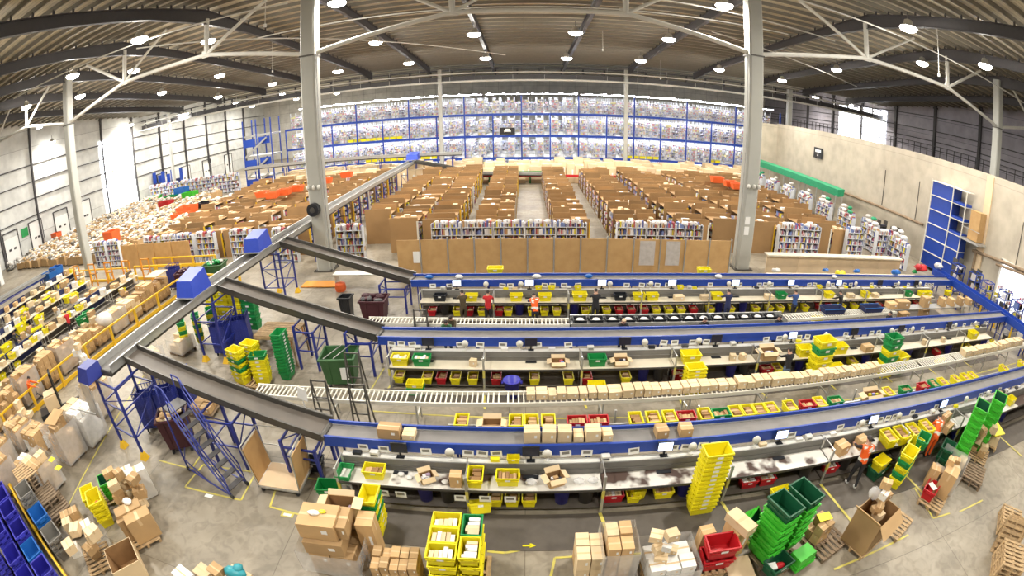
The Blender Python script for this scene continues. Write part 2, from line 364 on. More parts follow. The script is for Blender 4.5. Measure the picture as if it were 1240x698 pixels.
# columns
CX_ = [(-39.2, .42), (-13.1, .5), (14.35, .5), (43.3, .45)]
def column(x, y, w, h, lab, name='column'):
    m = MB(); c = w*.22
    pts = [(-w+c, -w), (w-c, -w), (w, -w+c), (w, w-c), (w-c, w), (-w+c, w), (-w, w-c), (-w, -w+c)]
    k = len(pts); m.add([(x+a, y+b, 0) for a, b in pts] + [(x+a, y+b, h) for a, b in pts], [(i, (i+1) % k, k+(i+1) % k, k+i) for i in range(k)] + [tuple(range(k, 2*k))])
    o = one(name, 'column', lab, m, 'column_paint')
    b = MB().box(x-w*1.35, x+w*1.35, y-w*1.35, y+w*1.35, 0, .06)
    for sx in (-1, 1):
        for sy in (-1, 1): b.tube((x+sx*w*1.15, y+sy*w*1.15, .06), (x+sx*w*1.15, y+sy*w*1.15, .16), .04, n=6)
    _link('base_plate', b.mesh('base_plate', 'dark_metal'), o)
    g = MB().box(x-w-.03, x+w+.03, y-w-.03, y+w+.03, 13.95, 14.05) if h > 15 else MB().box(x-w-.03, x+w+.03, y-w-.03, y+w+.03, h-.4, h)
    _link('collar', g.mesh('collar', 'dark_metal'), o)
    return o
c_l = column(-39.2, 28.9, .42, 18.6, 'grey steel column standing beyond the yellow-railed packing area')
c_a = column(-13.1, 28.9, .5, 18.6, 'thick grey column rising beside the high conveyor trunk')
c_b = column(14.35, 28.9, .5, 18.6, 'thick grey column at the right end of the plywood partition')
c_c = column(43.3, 28.9, .45, 18.6, 'grey column standing behind the concrete partition wall')
for o, x, s in ((c_a, -13.1, 1), (c_b, 14.35, -1)):
    m = MB()
    for dx in (-.35, .05, .4): m.blob((x+dx, 28.25, 5.6), .13, .13, .16)
    _link('lamp', m.mesh('lamp', 'white_paint'), o)['label'] = 'small white bulkhead lamps'
    _link('hose_reel', MB().tube((x-.1, 28.4, 4.2), (x-.1, 28.0, 4.2), .42, n=18).tube((x-.1, 28.1, 4.2), (x-.1, 27.95, 4.2), .18, n=12, mi=1).mesh('hose_reel', ['black_plastic', 'dark_metal']), o) if s > 0 else \
    _link('notice', MB().box(x-.3, x+.05, 28.38, 28.41, 3.1, 3.6).box(x-.3, x+.05, 28.38, 28.41, 2.4, 2.95).mesh('notice', 'label_white'), o)
    m = MB().tube((x+.6*s, 28.6, 0), (x+.6*s, 28.6, 14), .04)
    _link('conduit', m.mesh('conduit', 'galvanised'), o)
for px, lab in ((534.6, 'slim white column before the racking, to the left'), (757.5, 'slim white column before the racking, to the right'), (954, 'slim grey column beside the end of the concrete partition'), (206, 'slim pale column before the clad left wall')):
    p = PYY(px, 170, 68.6); column(p.x, 68.6, .28 if px < 900 else .4, 15.2, lab)
# roof trusses at the ridge
def node(p, q): return (p, q)
ZC, ZN, ZT = 14.1, 15.72, 18.3
bays = [(-65.5, -57, -48, -39.2, 'over the far left bay'), (-39.2, -30.4, -21.4, -13.1, 'between the left columns'), (-13.1, -4.1, 6.0, 14.35, 'between the two thick columns'), (14.35, 24.1, 34.2, 43.3, 'right of the right thick column'), (43.3, 52, 58, 61.8, 'over the far right bay')]
for a, n1, n2, b, where in bays:
    y = 28.9; r = .15
    e = _link('truss_beam', None, None); e.location = ((a+b)/2, y, ZN); e['label'] = 'white tubular roof truss ' + where; e['category'] = 'roof truss'; TOP.append((e, None))
    def mem(nm, p, q, rr, mt='white_paint'):
        c = Vector(((a+b)/2, y, ZN)); _link(nm, MB().tube(Vector(p)-c, Vector(q)-c, rr, n=10).mesh(nm, mt), e)
    mem('chord', (a, y, ZC), (n1, y, ZN), r); mem('chord', (n1, y, ZN), (n2, y, ZN), r); mem('chord', (n2, y, ZN), (b, y, ZC), r)
    mem('post', (n1, y, ZN), (n1, y, ZT+.1), .19); mem('post', (n2, y, ZN), (n2, y, ZT+.1), .19)
    mem('strut', (n1, y, ZN), (n1-(n1-a)*.62, y, ZT+.3), r*.85); mem('strut', (n2, y, ZN), (n2+(b-n2)*.62, y, ZT+.3), r*.85)
    mem('strut', (n1, y, ZN), (n1+(n2-n1)*.55, y, ZT+.4), r*.7)
    for n in (n1, n2):
        c = Vector(((a+b)/2, y, ZN)); _link('gusset', MB().box(n-c.x-.38, n-c.x+.38, -.05, .05, -.2, .32).mesh('gusset', 'white_paint'), e)
# valley girder
m = MB().box(XL, XR, 68.9, 69.1, 15.0, 15.15).box(XL, XR, 68.85, 69.15, 13.25, 13.5).box(XL, XR, 68.98, 69.02, 13.5, 14.2)
for i in range(44): m.box(XL+1+3*i, XL+1.25+3*i, 68.88, 69.12, 13.4, 15.05)
one('girder_beam', 'roof beam', 'long dark girder across the hall where the two roofs meet', m, 'rafter_steel')
for z, y, r, lab in ((14.5, 68.3, .10, 'upper pale pipe running along the dark valley girder'), (13.35, 68.2, .14, 'lower thick pale pipe running along the dark valley girder')):
    m = MB().tube((XL, y, z), (XR, y, z), r, n=8)
    for i in range(30): m.bar((XL+2+4.3*i, y, z), (XL+2+4.3*i, y, z+.8), .03)
    one('ceiling_pipe', 'pipe', lab, m, 'white_paint')
for i, (p, q) in enumerate([((-39, 22, 17.2), (-13, 25.5, 17)), ((-26, 26, 17.3), (-2, 55, 15.6)), ((2, 30, 17.4), (24, 33, 17.2)), ((15, 38, 16.8), (40, 50, 15.9)), ((-20, 34, 17), (20, 34, 17)), ((14, 24, 17.2), (52, 27, 17.2)), ((-13, 26, 17.4), (-16, 18, 18))]):
    one('sprinkler_pipe', 'pipe', 'thin white sprinkler pipe hung under the roof', MB().tube(p, q, .05, n=6), 'white_paint', 'sprinkler pipes')
for px, py, Z in ((321, 30, 16), (730, 60, 15.6), (330, 86, 15.2), (800, 95, 14), (1137, 90, 15)):
    p = P(px, py, Z)
    if 5 < p.y < 66: one('hanging_rod', 'rod', 'thin white rod hanging straight down from the roof', MB().tube((0, 0, 0), (0, 0, zdeck(p.y)-Z), .025, n=6).tube((0, 0, -.15), (0, 0, .05), .09, n=8), 'white_paint', 'rods hanging from the roof', loc=p)

OCC = {}
def slot(key, x, hw):
    occ = OCC.setdefault(key, [])
    for k in range(400):
        for sg in ((1, -1) if k else (1,)):
            c = x + sg*k*.02
            if all(abs(c-a) >= hw+b+.004 for a, b in occ): occ.append((c, hw)); return c
    return x
# ------------------------------------------------------------------ lamps
lamp_body = MB().lathe([(.08, .45), (.2, .4), (.26, .18), (.46, .02), (.46, 0), (.42, 0)], 20).mesh('housing', 'galvanised', True)
lamp_lens = MB().lathe([(0.001, 0.0), (.45, 0.0)], 20)
lamp_lens = MB().lathe([(.44, .02), (.47, -.05), (.40, -.17), (.22, -.25), (.001, -.27)], 20).mesh('lens', 'lamp_glow', True)
lamp_hook = MB().tube((0, 0, .45), (0, 0, .85), .03, n=6).mesh('hook', 'dark_metal')
LAMP = Proto('ceiling_lamp', 'lamp', [Part('housing', lamp_body, [Part('lens', lamp_lens)]), Part('hook', lamp_hook)])
LP = []
for x, y in [(169, 47), (252, 49), (162, 85), (88, 91), (97, 116), (266, 91), (196, 112), (264, 117), (32, 129), (455, 51), (495, 76), (409, 86), (330, 101), (574, 41), (588, 70), (697, 39), (686, 70), (810, 47), (776, 73), (871, 84), (877, 6), (408, 3)]:
    p = P(x, y, 13.2); 
    for k in range(200):
        s = 1 + k*.01; q = (p - Vector((0, 0, H)))*s + Vector((0, 0, H))
        if q.z > zdeck(q.y) - 2.0: break
    LP.append(q)
for x, y in [(1100, 33), (1193, 79), (1117, 76), (1013, 84), (947, 97), (219, 139), (158, 151), (63, 172)]:
    p = P(x, y, 12.2)
    for k in range(400):
        s = 1 + k*.01; q = (p - Vector((0, 0, H)))*s + Vector((0, 0, H))
        if q.z > zdeck(q.y) - 1.8 or q.x < XL+2: break
    LP.append(q)
LP += [Vector((x, y, zdeck(y)-2)) for x in (-26, -9, 9, 28, 47) for y in (0, 12)] + [Vector((x, y, 14.8)) for x in (-62, -50, -40) for y in (76, 88, 102)] + [Vector((x, 36, 16.4)) for x in (-56,)] + [Vector((x, y, 15)) for x in (48, 56) for y in (72, 90)]
for q in LP:
    spawn(LAMP, q, label='glowing white high-bay lamp ' + ('near the gantry end of the roof' if q.y < 18 else 'in the row along the roof ridge' if q.y < 38 else 'in the row beyond the ridge' if q.y < 50 else 'in the row before the dark girder' if q.y < 69 else 'above the far bay'), group='high-bay lamps', scale=(1.3, 1.3, 1.15), order='x')
    l = bpy.data.lights.new('lamp_light', 'AREA'); l.shape = 'DISK'; l.size = .9; l.energy = 1100; l.color = (1, .95, .86)
    lo = bpy.data.objects.new('lamp_light', l); COL.objects.link(lo); lo.location = q - Vector((0, 0, .34))
    l2 = bpy.data.lights.new('added_roof_fill', 'POINT'); l2.energy = 260; l2.shadow_soft_size = .3; l2.color = (1, .95, .86); l3 = bpy.data.objects.new('added_roof_fill', l2); COL.objects.link(l3); l3.location = q - Vector((0, 0, .62))  # extra point light added below each lamp to brighten the roof
w = bpy.data.worlds.new('world'); sc.world = w; w.use_nodes = True
w.node_tree.nodes['Background'].inputs[0].default_value = (.8, .85, 1, 1); w.node_tree.nodes['Background'].inputs[1].default_value = .5

# ================================================================== BLUE MEZZANINE WITH RACKING (far)
MX0, MX1, MY0, MY1 = -36.5, 39.5, 70.0, 92.0
LV = [0.0, 2.25, 5.45, 8.6]
for i, z in enumerate(LV[1:]):
    wd = ['lowest', 'middle', 'highest'][i]
    s = MB().box(MX0, MX1, MY0, MY1, z-.12, z)
    fl = one('mezzanine_floor', 'mezzanine', 'blue-edged %s mezzanine floor carrying rows of racking' % wd, s, 'white_paint')
    _link('edge_beam', MB().box(MX0, MX1, MY0-.12, MY0, z-.26, z+.06).mesh('edge_beam', 'blue_steel'), fl)
    m = MB(); 
    for zz in (.5, 1.0): m.box(MX0, MX1, MY0-.1, MY0-.06, z+zz, z+zz+.05)
    for k in range(39): m.box(MX0+2*k, MX0+2*k+.05, MY0-.1, MY0-.05, z, z+1.05)
    _link('handrail', m.mesh('handrail', 'galvanised'), fl)
for k in range(20):
    x = MX0 + .1 + 4.0*k
    one('mezzanine_post', 'post', 'blue steel post at the front edge of the mezzanine racking', MB().box(x-.09, x+.09, MY0-.3, MY0-.12, 0, 11.2 if k % 2 else 8.6).box(x-.2, x+.2, MY0-.4, MY0-.02, 0, .04), 'blue_steel', 'mezzanine posts')
def merge_mb(a, b):
    return a.add(b.v, b.f)
def rack_proto(seed):
    random.seed(seed); fr = MB(); L_ = 8.0; Hh = 2.75
    for y in (0, 2, 4, 6, 8):
        for x in (-.45, .45): fr.box(x-.04, x+.04, y-.04, y+.04, 0, Hh)
    for y in (0, 8):
        fr.bar((-.45, y, .1), (.45, y, 1.2), .04); fr.bar((.45, y, 1.2), (-.45, y, 2.4), .04)
    sh = MB(); st = MB()
    for k in range(6):
        z = .1 + .43*k; sh.box(-.45, .45, 0, L_, z, z+.04)
        if k == 5: continue
        for side in (-1, 1):
            y = .1
            while y < L_-.3:
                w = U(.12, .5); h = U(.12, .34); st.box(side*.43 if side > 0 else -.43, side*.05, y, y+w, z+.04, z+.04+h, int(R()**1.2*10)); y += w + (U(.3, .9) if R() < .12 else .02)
        x = -.42
        while x < .36:
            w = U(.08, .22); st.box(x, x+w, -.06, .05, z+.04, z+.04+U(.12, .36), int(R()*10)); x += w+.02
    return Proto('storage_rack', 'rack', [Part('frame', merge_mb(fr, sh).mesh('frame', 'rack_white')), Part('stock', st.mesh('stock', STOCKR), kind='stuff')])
RK = [rack_proto(i) for i in range(5)]
strip = MB().box(-.09, .09, 0, 7, 0, .06)
STRIP = Proto('ceiling_strip_light', 'light', [Part('tube', MB().box(-.07, .07, .05, 6.95, -.04, 0).mesh('tube', 'strip_glow'))], strip.mesh('strip_light', 'white_paint'))
random.seed(3)
lvn = ['ground level', 'first mezzanine level', 'second mezzanine level', 'top mezzanine level']
for li, z in enumerate(LV):
    n = 0
    for k in range(36):
        x = MX0 + 1.3 + 2.08*k
        if x > MX1 - .6: break
        s = (1, 1, .98 if li in (1, 2) else (.76 if li == 0 else .88))
        spawn(RK[random.randrange(5)], (x, MY0+.35, z), label='storage rack full of mixed stock on the %s' % lvn[li], group='storage racks on the %s' % lvn[li], scale=s)
        zt = (LV[li+1]-.2) if li < 3 else 11.6
        if True: spawn(STRIP, (x+1.04, MY0+.5, zt), label='bright strip light over a rack aisle on the %s' % lvn[li], group='strip lights on the %s' % lvn[li])
for li, z in enumerate(LV):  # cross strips added to brighten the dark depth between the racks
    for k in range(10):
        spawn(STRIP, (MX0+.4+7.5*k, MY0+8.7, (LV[li+1]-.2) if li < 3 else 11.6), -PI/2, label='bright cross strip light deep inside the %s' % lvn[li], group='cross strip lights on the %s' % lvn[li])
# second depth of racks closes off the view down the aisles
for li, z in enumerate(LV):
    for k in range(19):
        x = MX0 + 2.0 + 4.1*k
        if x > MX1 - 1: break
        spawn(RK[random.randrange(5)], (x, MY0+9.7, z), label='storage rack deep inside the %s' % lvn[li], group='deeper racks on the %s' % lvn[li], rot=(0, 0, -PI/2) , scale=(1, .48, .78))
for a, b, z, t in ((XA(452, 70, 5.6), XA(488, 70, 5.6), 5.55, 'a'), (XA(446, 70, 2.6), XA(530, 70, 2.6), 2.35, 'b'), (XA(762, 70, 2.6), XA(800, 70, 2.6), 2.35, 'c'), (XA(862, 70, 2.6), XA(872, 70, 2.6), 2.4, 'd'), (XA(425, 70, 5.6), XA(448, 70, 5.6), 5.55, 'e')):
    x = a
    while x < b:
        one('yellow_tote', 'tote', 'small yellow tote at the mezzanine edge', MB().shell(.75, .2, .9, .26, 0, .42, .03), 'yellow_plastic', 'yellow totes on the mezzanine edge', loc=(x, MY0+.12, z+.003)); x += 1.0
def sign(loc, w, h, lab, txts, ax='y'):
    e = _link('hanging_sign', MB().box(-w/2, w/2, -.03, .03, -h/2, h/2).mesh('hanging_sign', 'sign_black'), None); e.location = loc
    if ax == 'x': e.rotation_euler = (0, 0, -PI/2)
    e['label'] = lab; e['category'] = 'sign'; TOP.append((e, None))
    for t, x, z, s in txts:
        if t == 'bar':
            _link('mark', MB().box(x-s[0]/2, x+s[0]/2, -.036, -.031, z-s[1]/2, z+s[1]/2).mesh('mark', 'label_white'), e); continue
        c = bpy.data.curves.new('lettering', 'FONT'); c.body = t; c.size = s; c.align_x = 'CENTER'; c.align_y = 'CENTER'; c.extrude = .004; c.materials.append(MATS['label_white'])
        o = bpy.data.objects.new('lettering', c); COL.objects.link(o); bpy.context.view_layer.update(); mm = bpy.data.meshes.new_from_object(o.evaluated_get(bpy.context.evaluated_depsgraph_get())); bpy.data.objects.remove(o); o = _link('lettering', mm, None); o.parent = e; o.location = (x, -.04, z); o.rotation_euler = (PI/2, 0, 0)
p = PYY(614.5, 158.8, 69.6); sign(p, 2.1, 1.0, 'black hanging sign with white marks before the racking', [('bar', -.42, 0, (.09, .3)), ('bar', .42, 0, (.09, .3)), ('bar', 0, .12, (.62, .42))])
p = PXX(991, 185.5, 35.9); sign((35.85, p.y, p.z), 2.0, 1.35, 'black sign with white marks on the concrete partition', [('bar', .02, .25, (1.3, .34)), ('4', 0, -.3, .7)], 'x')
# white ceiling-level panel of the blue stair tower at the left end of the mezzanine
m = MB()
for z in (2.2, 5.4, 8.6): m.box(-42.5, -37.2, 66.5, 69.5, z-.25, z, 1)
for x in (-42.5, -40, -37.3):
    for y in (66.5, 69.4): m.box(x-.08, x+.08, y-.08, y+.08, 0, 11, 0)
for z in (.6, 3.6, 6.8): m.box(-42.4, -40.3, 66.45, 66.5, z, z+1.2, 0).box(-39.6, -37.6, 66.45, 66.5, z+.3, z+1.4, 0)
for z0 in (0, 2.2, 5.4): m.bar((-42, 66.2, z0), (-38, 66.2, z0+2.6), .25, .25, 2)
one('stair_tower', 'staircase', 'blue steel stair tower at the left end of the mezzanine', m, ['blue_steel', 'galvanised', 'galvanised'])

# ================================================================== CARDBOARD-SIDED SHELVING IN THE MIDDLE
def unit_proto(seed, w=1.9, d=1.75, h=2.05, side='shelf_card', op=1):
    """bookcase: closed cardboard ends face the camera, the open face looks into an aisle"""
    random.seed(seed)
    e = []
    for y in (0, d): e.append(Part('side_panel', MB().box(-w/2, w/2, y-.02, y+.02, 0, h + (.42 if seed % 2 else .25)).mesh('side_panel', side)))
    e.append(Part('top_board', MB().box(-w/2+.02, w/2-.02, .02, d-.02, h-.03, h+.01).mesh('top_board', side)))
    sh = MB(); st = MB()
    for k in range(4):
        z = .08 + .46*k; sh.box(-w/2+.02, w/2-.02, .02, d-.02, z, z+.03)
        for s in (-1, 1):
            y = .06
            while y < d-.2:
                q = U(.08, .3); x1 = s*(w/2-.04); st.box(min(x1, s*.1), max(x1, s*.1), y, min(y+q, d-.04), z+.03, z+.03+U(.12, .36), int(R()*10)); y += q+.02
    ss = MB().box(-.03, .03, -.05, -.02, 0, h); ss2 = Part('edge_strip', MB().box(w/2-.09, w/2+.02, -.05, .03, 0, h).mesh('edge_strip', 'yellow_steel' if seed % 3 != 2 else 'roller_metal'))
    tp = MB()
    for _ in range((1, 0, 2, 1, 0, 3)[seed % 6] + 1):
        a, b = U(-w/2+.1, w/2-.6), U(.1, d-.6); tp.box(a, a+U(.25, .5), b, b+U(.3, .5), h+.01, h+U(.06, .2), 0 if R() < .6 else 1)
    return Proto('shelf_unit', 'shelving', e + [Part('shelf', sh.mesh('shelf', side)), Part('stock', st.mesh('stock', STOCK), kind='stuff'), ss2, Part('top_carton', tp.mesh('top_carton', ['pale_card', 'white_pack']), kind='stuff')])
UN = [unit_proto(i) for i in range(6)]
# white framed bookcases, open towards the camera
def book_proto(seed, w=2.6, h=2.0):
    random.seed(seed); fr = MB()
    for x in (-w/2, -w/6, w/6, w/2): fr.box(x-.03, x+.03, 0, .45, 0, h+.15)
    sh = MB(); st = MB()
    for k in range(5):
        z = .1 + .45*k; sh.box(-w/2, w/2, 0, .45, z, z+.035)
        x = -w/2+.05
        while x < w/2-.1:
            q = U(.04, .16); st.box(x, x+q, .03+U(0, .1), .4, z+.035, z+.035+U(.15, .38), int(R()*10)); x += q+.01
    for _ in range(5): st.blob((U(-w/2+.3, w/2-.3), .22, h+.2), .25, .2, .16, random.choice([0, 3, 9]))
    return Proto('bookcase', 'bookcase', [Part('frame', merge_mb(fr, sh).mesh('frame', 'rack_white')), Part('back_panel', MB().box(-w/2, w/2, .43, .46, 0, h).mesh('back_panel', 'shelf_card')), Part('stock', st.mesh('stock', STOCK), kind='stuff')])
BK = [book_proto(20+i) for i in range(4)]
random.seed(11)
blocks = [(-9.3, 2, 'left of the left aisle'), (-3.35+.95, 1.35, 'left of the middle aisle'), (3.0, 1.1, 'right of the middle aisle'), (7.9, 2, 'before the thick right column')]
cols = [(-8.4, .95, 'first shelf block left of the two middle aisles, inner side'), (-6.1, .95, 'x')]
lay = [(-10.9, 'outer left block', 1.0), (-8.35, 'left block, outer column', 1.0), (-6.0, 'left block, aisle column', 1.0), (-2.75, 'block left of the middle aisle', .78), (-1.35, 'narrow column left of the middle aisle', .62), (2.55, 'column right of the middle aisle', .62), (3.75, 'block right of the middle aisle', .62),
       (7.2, 'block beyond the right aisle', .85), (8.75, 'column beyond the right aisle', .7), (12.0, 'block in line with the right thick column', 1.0), (14.35, 'column behind the right thick column', 1.0), (17.6, 'first block right of the thick column', 1.0), (19.8, 'second column right of the thick column', 1.0), (23.2, 'third block right of the thick column', 1.0), (25.45, 'outermost column on the right', 1.0),
       (-16.6, 'block beyond the high conveyor trunk', 1.1), (-18.9, 'second column beyond the trunk', 1.1), (-22.6, 'third column beyond the trunk', 1.1), (-24.9, 'fourth column beyond the trunk', 1.1), (-28.6, 'fifth column beyond the trunk', 1.1), (-30.9, 'sixth column beyond the trunk', 1.1), (-34.4, 'seventh column beyond the trunk', 1.1)]
for x, nm, sx in lay:
    y = 32.2; n = 0
    if x in (-10.9,): y = 34.5
    sx = {1.0: 1.08, 1.1: 1.12}.get(sx, sx)
    while y < 58.2:
        n += 1
        if x < -33 and y < 40: y += 2.5; continue
        spawn(UN[random.randrange(6)], (x + U(-.02, .02), y, 0), 0, label='brown cardboard-sided shelf unit in the %s' % nm, group='shelf units of the %s' % nm, order='y', scale=(sx*(-1 if R() < .5 else 1)if False else sx, 1, U(.90, 1.12)))
        y += 2.45
# plywood partition behind the rear packing row
xs = [XA(p, 27.2, 1.2) for p in (481, 510, 543, 575, 607, 639, 671, 703, 735, 767, 799, 829, 858, 884)]
for i in range(len(xs)-1):
    b = _link('plywood_partition', MB().box(xs[i]+.03, xs[i+1]-.05, 27.2, 27.24, .05, 2.3).mesh('plywood_partition', 'plywood'), None)
    b['label'] = 'upright brown plywood panel of the partition behind the rear packing row'; b['category'] = 'panel'; b['group'] = 'plywood partition panels'; TOP.append((b, 'x'))
    _link('post', MB().box(xs[i+1]-.05, xs[i+1]+.02, 27.16, 27.26, 0, 2.42).mesh('post', 'galvanised'), b)
    if i in (9, 10): _link('film', MB().box(xs[i]+.35, xs[i+1]-.35, 27.16, 27.19, .7, 2.2).mesh('film', 'film'), b)['label'] = 'creased clear film over the middle'
    if i == 0: _link('notice', MB().box(xs[i]+1.0, xs[i]+1.4, 27.16, 27.19, .9, 1.6).mesh('notice', 'label_white'), b)
a, b2 = XA(928, 26.3, 1.3), XA(1090, 26.3, 1.3)
n = 5
for i in range(n):
    x0, x1 = a + (b2-a)*i/n, a + (b2-a)*(i+1)/n
    o = _link('low_partition', MB().box(x0+.01, x1-.01, 26.3, 26.36, 0, 1.72).mesh('low_partition', 'pale_ply'), None); o['label'] = 'pale board panel of the low wall right of the thick column'; o['category'] = 'panel'; o['group'] = 'pale low wall panels'; TOP.append((o, 'x'))
    _link('top_board', MB().box(x0, x1, 26.1, 26.75, 1.72, 1.8).mesh('top_board', 'worktop_pale'), o)
# bookcases facing the camera in front of the shelf blocks
for x, y in [(XA(p, 30.4, 1), 30.4) for p in (345, 424, 541, 575, 608, 650, 684, 764, 795, 828)] + [(XA(p, 31.5, 1), 31.5) for p in (955, 975, 1035, 1070)]:
    spawn(BK[random.randrange(4)], (slot('K%d' % y, x, 1.0), y, 0), label='white-framed bookcase open to the front below the brown shelf blocks', group='bookcases facing the packing rows', scale=(.74, 1, 1.12))
for x, y in [(XA(p, 31, 1), 31) for p in (122, 138, 185, 205, 222, 250, 292)]:
    spawn(BK[random.randrange(4)], (slot('KL', x, 1.0), y, 0), label='white-framed bookcase open to the front beyond the yellow railings', group='bookcases beyond the yellow railings', scale=(.74, 1, 1.1))
# plywood screen left of the trunk
for i in range(4):
    x = XA(150, 29.6, 1) + 2.2*i
    o = one('plywood_screen', 'panel', 'plywood board screening the shelves beyond the yellow railings', MB().box(x, x+2.1, 29.6, 29.65, .2, 2.3).box(x, x+.06, 29.5, 29.6, 0, 2.4), 'plywood', 'plywood screens beyond the railings')
# bookcases along the concrete partition
for k in range(16):
    spawn(BK[random.randrange(4)], (30.4 + (1.6 if k % 2 else 0), 30 + 2.1*k, 0), -PI/2, label='white bookcase packed with stock in the run before the concrete partition', group='bookcases by the concrete partition', order='y')
o = _link('green_chute', MB().hexa([(32.4, 42.7, 3.1), (33.2, 42.7, 3.2), (33.2, 63.7, 3.35), (32.4, 63.7, 3.25), (32.3, 42.7, 3.85), (33.3, 42.7, 3.95), (33.3, 63.7, 4.1), (32.3, 63.7, 4.0)]).mesh('green_chute', 'green_net'), None)
o['label'] = 'long green netted chute running high along the concrete partition'; o['category'] = 'chute'; TOP.append((o, None))
m = MB()
for k in range(6): m.box(32.3, 32.4, 43+4*k, 43.1+4*k, 0, 3.2).box(33.2, 33.3, 43+4*k, 43.1+4*k, 0, 3.2)
_link('leg', m.mesh('leg', 'galvanised'), o)
for k in range(24):
    x, y, z = 0, 0, 2.58
    one('white_parcel', 'parcel', 'white parcel lying on top of the bookcases by the concrete partition', MB().blob((0, 0, 0), U(.25, .45), U(.2, .35), .18), random.choice(['white_bag', 'white_pack', 'green_net', 'white_bag']), 'white parcels on the bookcases', order='y', loc=((32.2 if k % 2 else 30.6), 30 + 2.1*(k % 16) + (.5 if k > 15 else -.5), z))
# pale carton wall far back
CART_T = MB().box(-.5, .5, -.5, .5, 0, 1)
CART_T.box(-.5, .5, -.06, .06, 1.0, 1.004, 1).box(-.502, -.5, -.06, .06, .7, 1.0, 1).box(.5, .502, -.06, .06, .7, 1.0, 1).box(-.06+.2, .1+.2, -.504, -.5, .45, .7, 2)
CARTON = {k: Proto('cardboard_box', 'box', [], CART_T.mesh('cardboard_box', [k, 'tape', 'label_white'])) for k in ('cardboard', 'pale_card')}
WHITEBOX = Proto('white_box', 'box', [], CART_T.mesh('white_box', ['white_pack', 'tape', 'pale_card']))
random.seed(5)
def carton(x, y, z, w, d, h, rz=0, kind='cardboard', label='', group=None, order='x', rot=None, name=None):
    o = spawn(CARTON.get(kind, WHITEBOX), (x, y, z+.003), rz, label, group, rot=rot, scale=(w, d, h), order=order)
    if name: o.name = name
    return o
for r_, y in enumerate((61.4, 63.6, 65.8)):
    x = -34.0
    while x < 31:
        wd = U(1.0, 1.5)
        if -13.6 < x < -11: x += 2; continue
        carton(x+wd/2, y, 0, wd-.04, 1.28, U(1.9, 2.5) + .15*r_, 0, 'pale_card', 'tall pale carton in the %s row below the mezzanine racking' % ['front', 'middle', 'back'][r_], 'pale cartons below the racking', 'x', name='tall_carton'); x += wd + (.0 if R() < .85 else .5)
for a, b3, c, lab in ((-13, 10, 'red_plastic', 'long red beam lying across the aisle ends'), (10.5, 27, 'red_plastic', 'red beam closing the right-hand aisle ends')):
    one('red_beam', 'beam', lab, MB().box(a, b3, 60.2, 60.5, .9, 1.15).box(a, a+.15, 60.2, 60.5, 0, .9).box(b3-.15, b3, 60.2, 60.5, 0, .9), c)
for px, lab in ((592, 'a'), (642, 'b')):
    x = XA(px, 60, 1); one('green_beam', 'beam', 'short green beam across the far end of an aisle', MB().box(x-1.6, x+1.6, 60.6, 60.7, 1.3, 1.55).box(x-.1, x+.1, 60.6, 60.7, 0, 1.3), 'green_plastic', 'green beams across aisles')
for px, py in ((868, 221), (884, 226), (893, 229), (905, 222), (345, 236), (330, 240), (360, 232), (318, 239), (420, 215), (395, 222), (30, 245)):
    p = P(px, py, 2.75)
    if p.y < 60: one('orange_tote', 'tote', 'orange tote on top of the far shelving', MB().shell(1.1, .7, 1.4, .9, 0, .6, .03), 'orange_plastic', 'orange totes on the far shelving', loc=p)

# ================================================================== LEFT-HAND FIELD OF BAGGED STOCK
PAL = MB()
for i in range(7): PAL.box(-.6 + i*.183, -.6 + i*.183+.105, -.5, .5, .122, .144)
PALD = PAL.mesh('deck', 'pallet_wood'); PALDO = PAL.mesh('deck', 'old_wood')
def bearer(wd):
    b = MB().box(-.6, .6, -.045, .045, .1, .122)
    for x in (-.6, -.07, .46): b.box(x, x+.14, -.045, .045, .022, .1)
    return b.mesh('bearer', wd)
def pallet_proto(deck, wd):
    bb = MB()
    for y in (-.5, -.05, .4): bb.box(-.6, .6, y, y+.1, 0, .022)
    bm_ = bearer(wd)
    return Proto('wooden_pallet', 'pallet', [Part('deck', deck)] + [Part('bearer', bm_, loc=(0, y, 0)) for y in (-.45, 0, .45)] + [Part('bottom_board', bb.mesh('bottom_board', wd))])
PALLET = pallet_proto(PALD, 'pallet_wood'); OLDPALLET = pallet_proto(PALDO, 'old_wood')
def bag_proto(seed):
    random.seed(seed)
    base = MB().box(-1.0, 1.0, -.8, .8, .12, .9, 0); hp = MB()
    for _ in range(26):
        a, b, z = U(-.85, .85), U(-.65, .65), U(.8, 1.4)
        if R() < .55: hp.blob((a, b, z), U(.14, .36), U(.12, .3), U(.06, .17), random.choice([0, 0, 0, 1]), jit=.3)
        else:
            c_, s_ = math.cos(a*9), math.sin(a*9); w_, d_, h_ = U(.12, .32), U(.1, .25), U(.04, .14)
            hp.hexa([(a+c_*i-s_*j, b+s_*i+c_*j, z+k) for k in (-h_, h_) for i, j in ((-w_, -d_), (w_, -d_), (w_, d_), (-w_, d_))], random.choice([0, 1, 2, 3]))
    pl = MB().box(-1, 1, -.8, .8, .1, .12)
    for x in (-.95, 0, .85): pl.box(x, x+.1, -.8, .8, 0, .1)
    return Proto('bag_pallet', 'pallet of bags', [Part('pallet', pl.mesh('pallet', 'old_wood')), Part('carton_base', base.mesh('carton_base', ['cardboard'])), Part('white_bag', hp.mesh('white_bag', ['white_bag', 'pale_card', 'cardboard', 'grey_crate']), kind='stuff')])
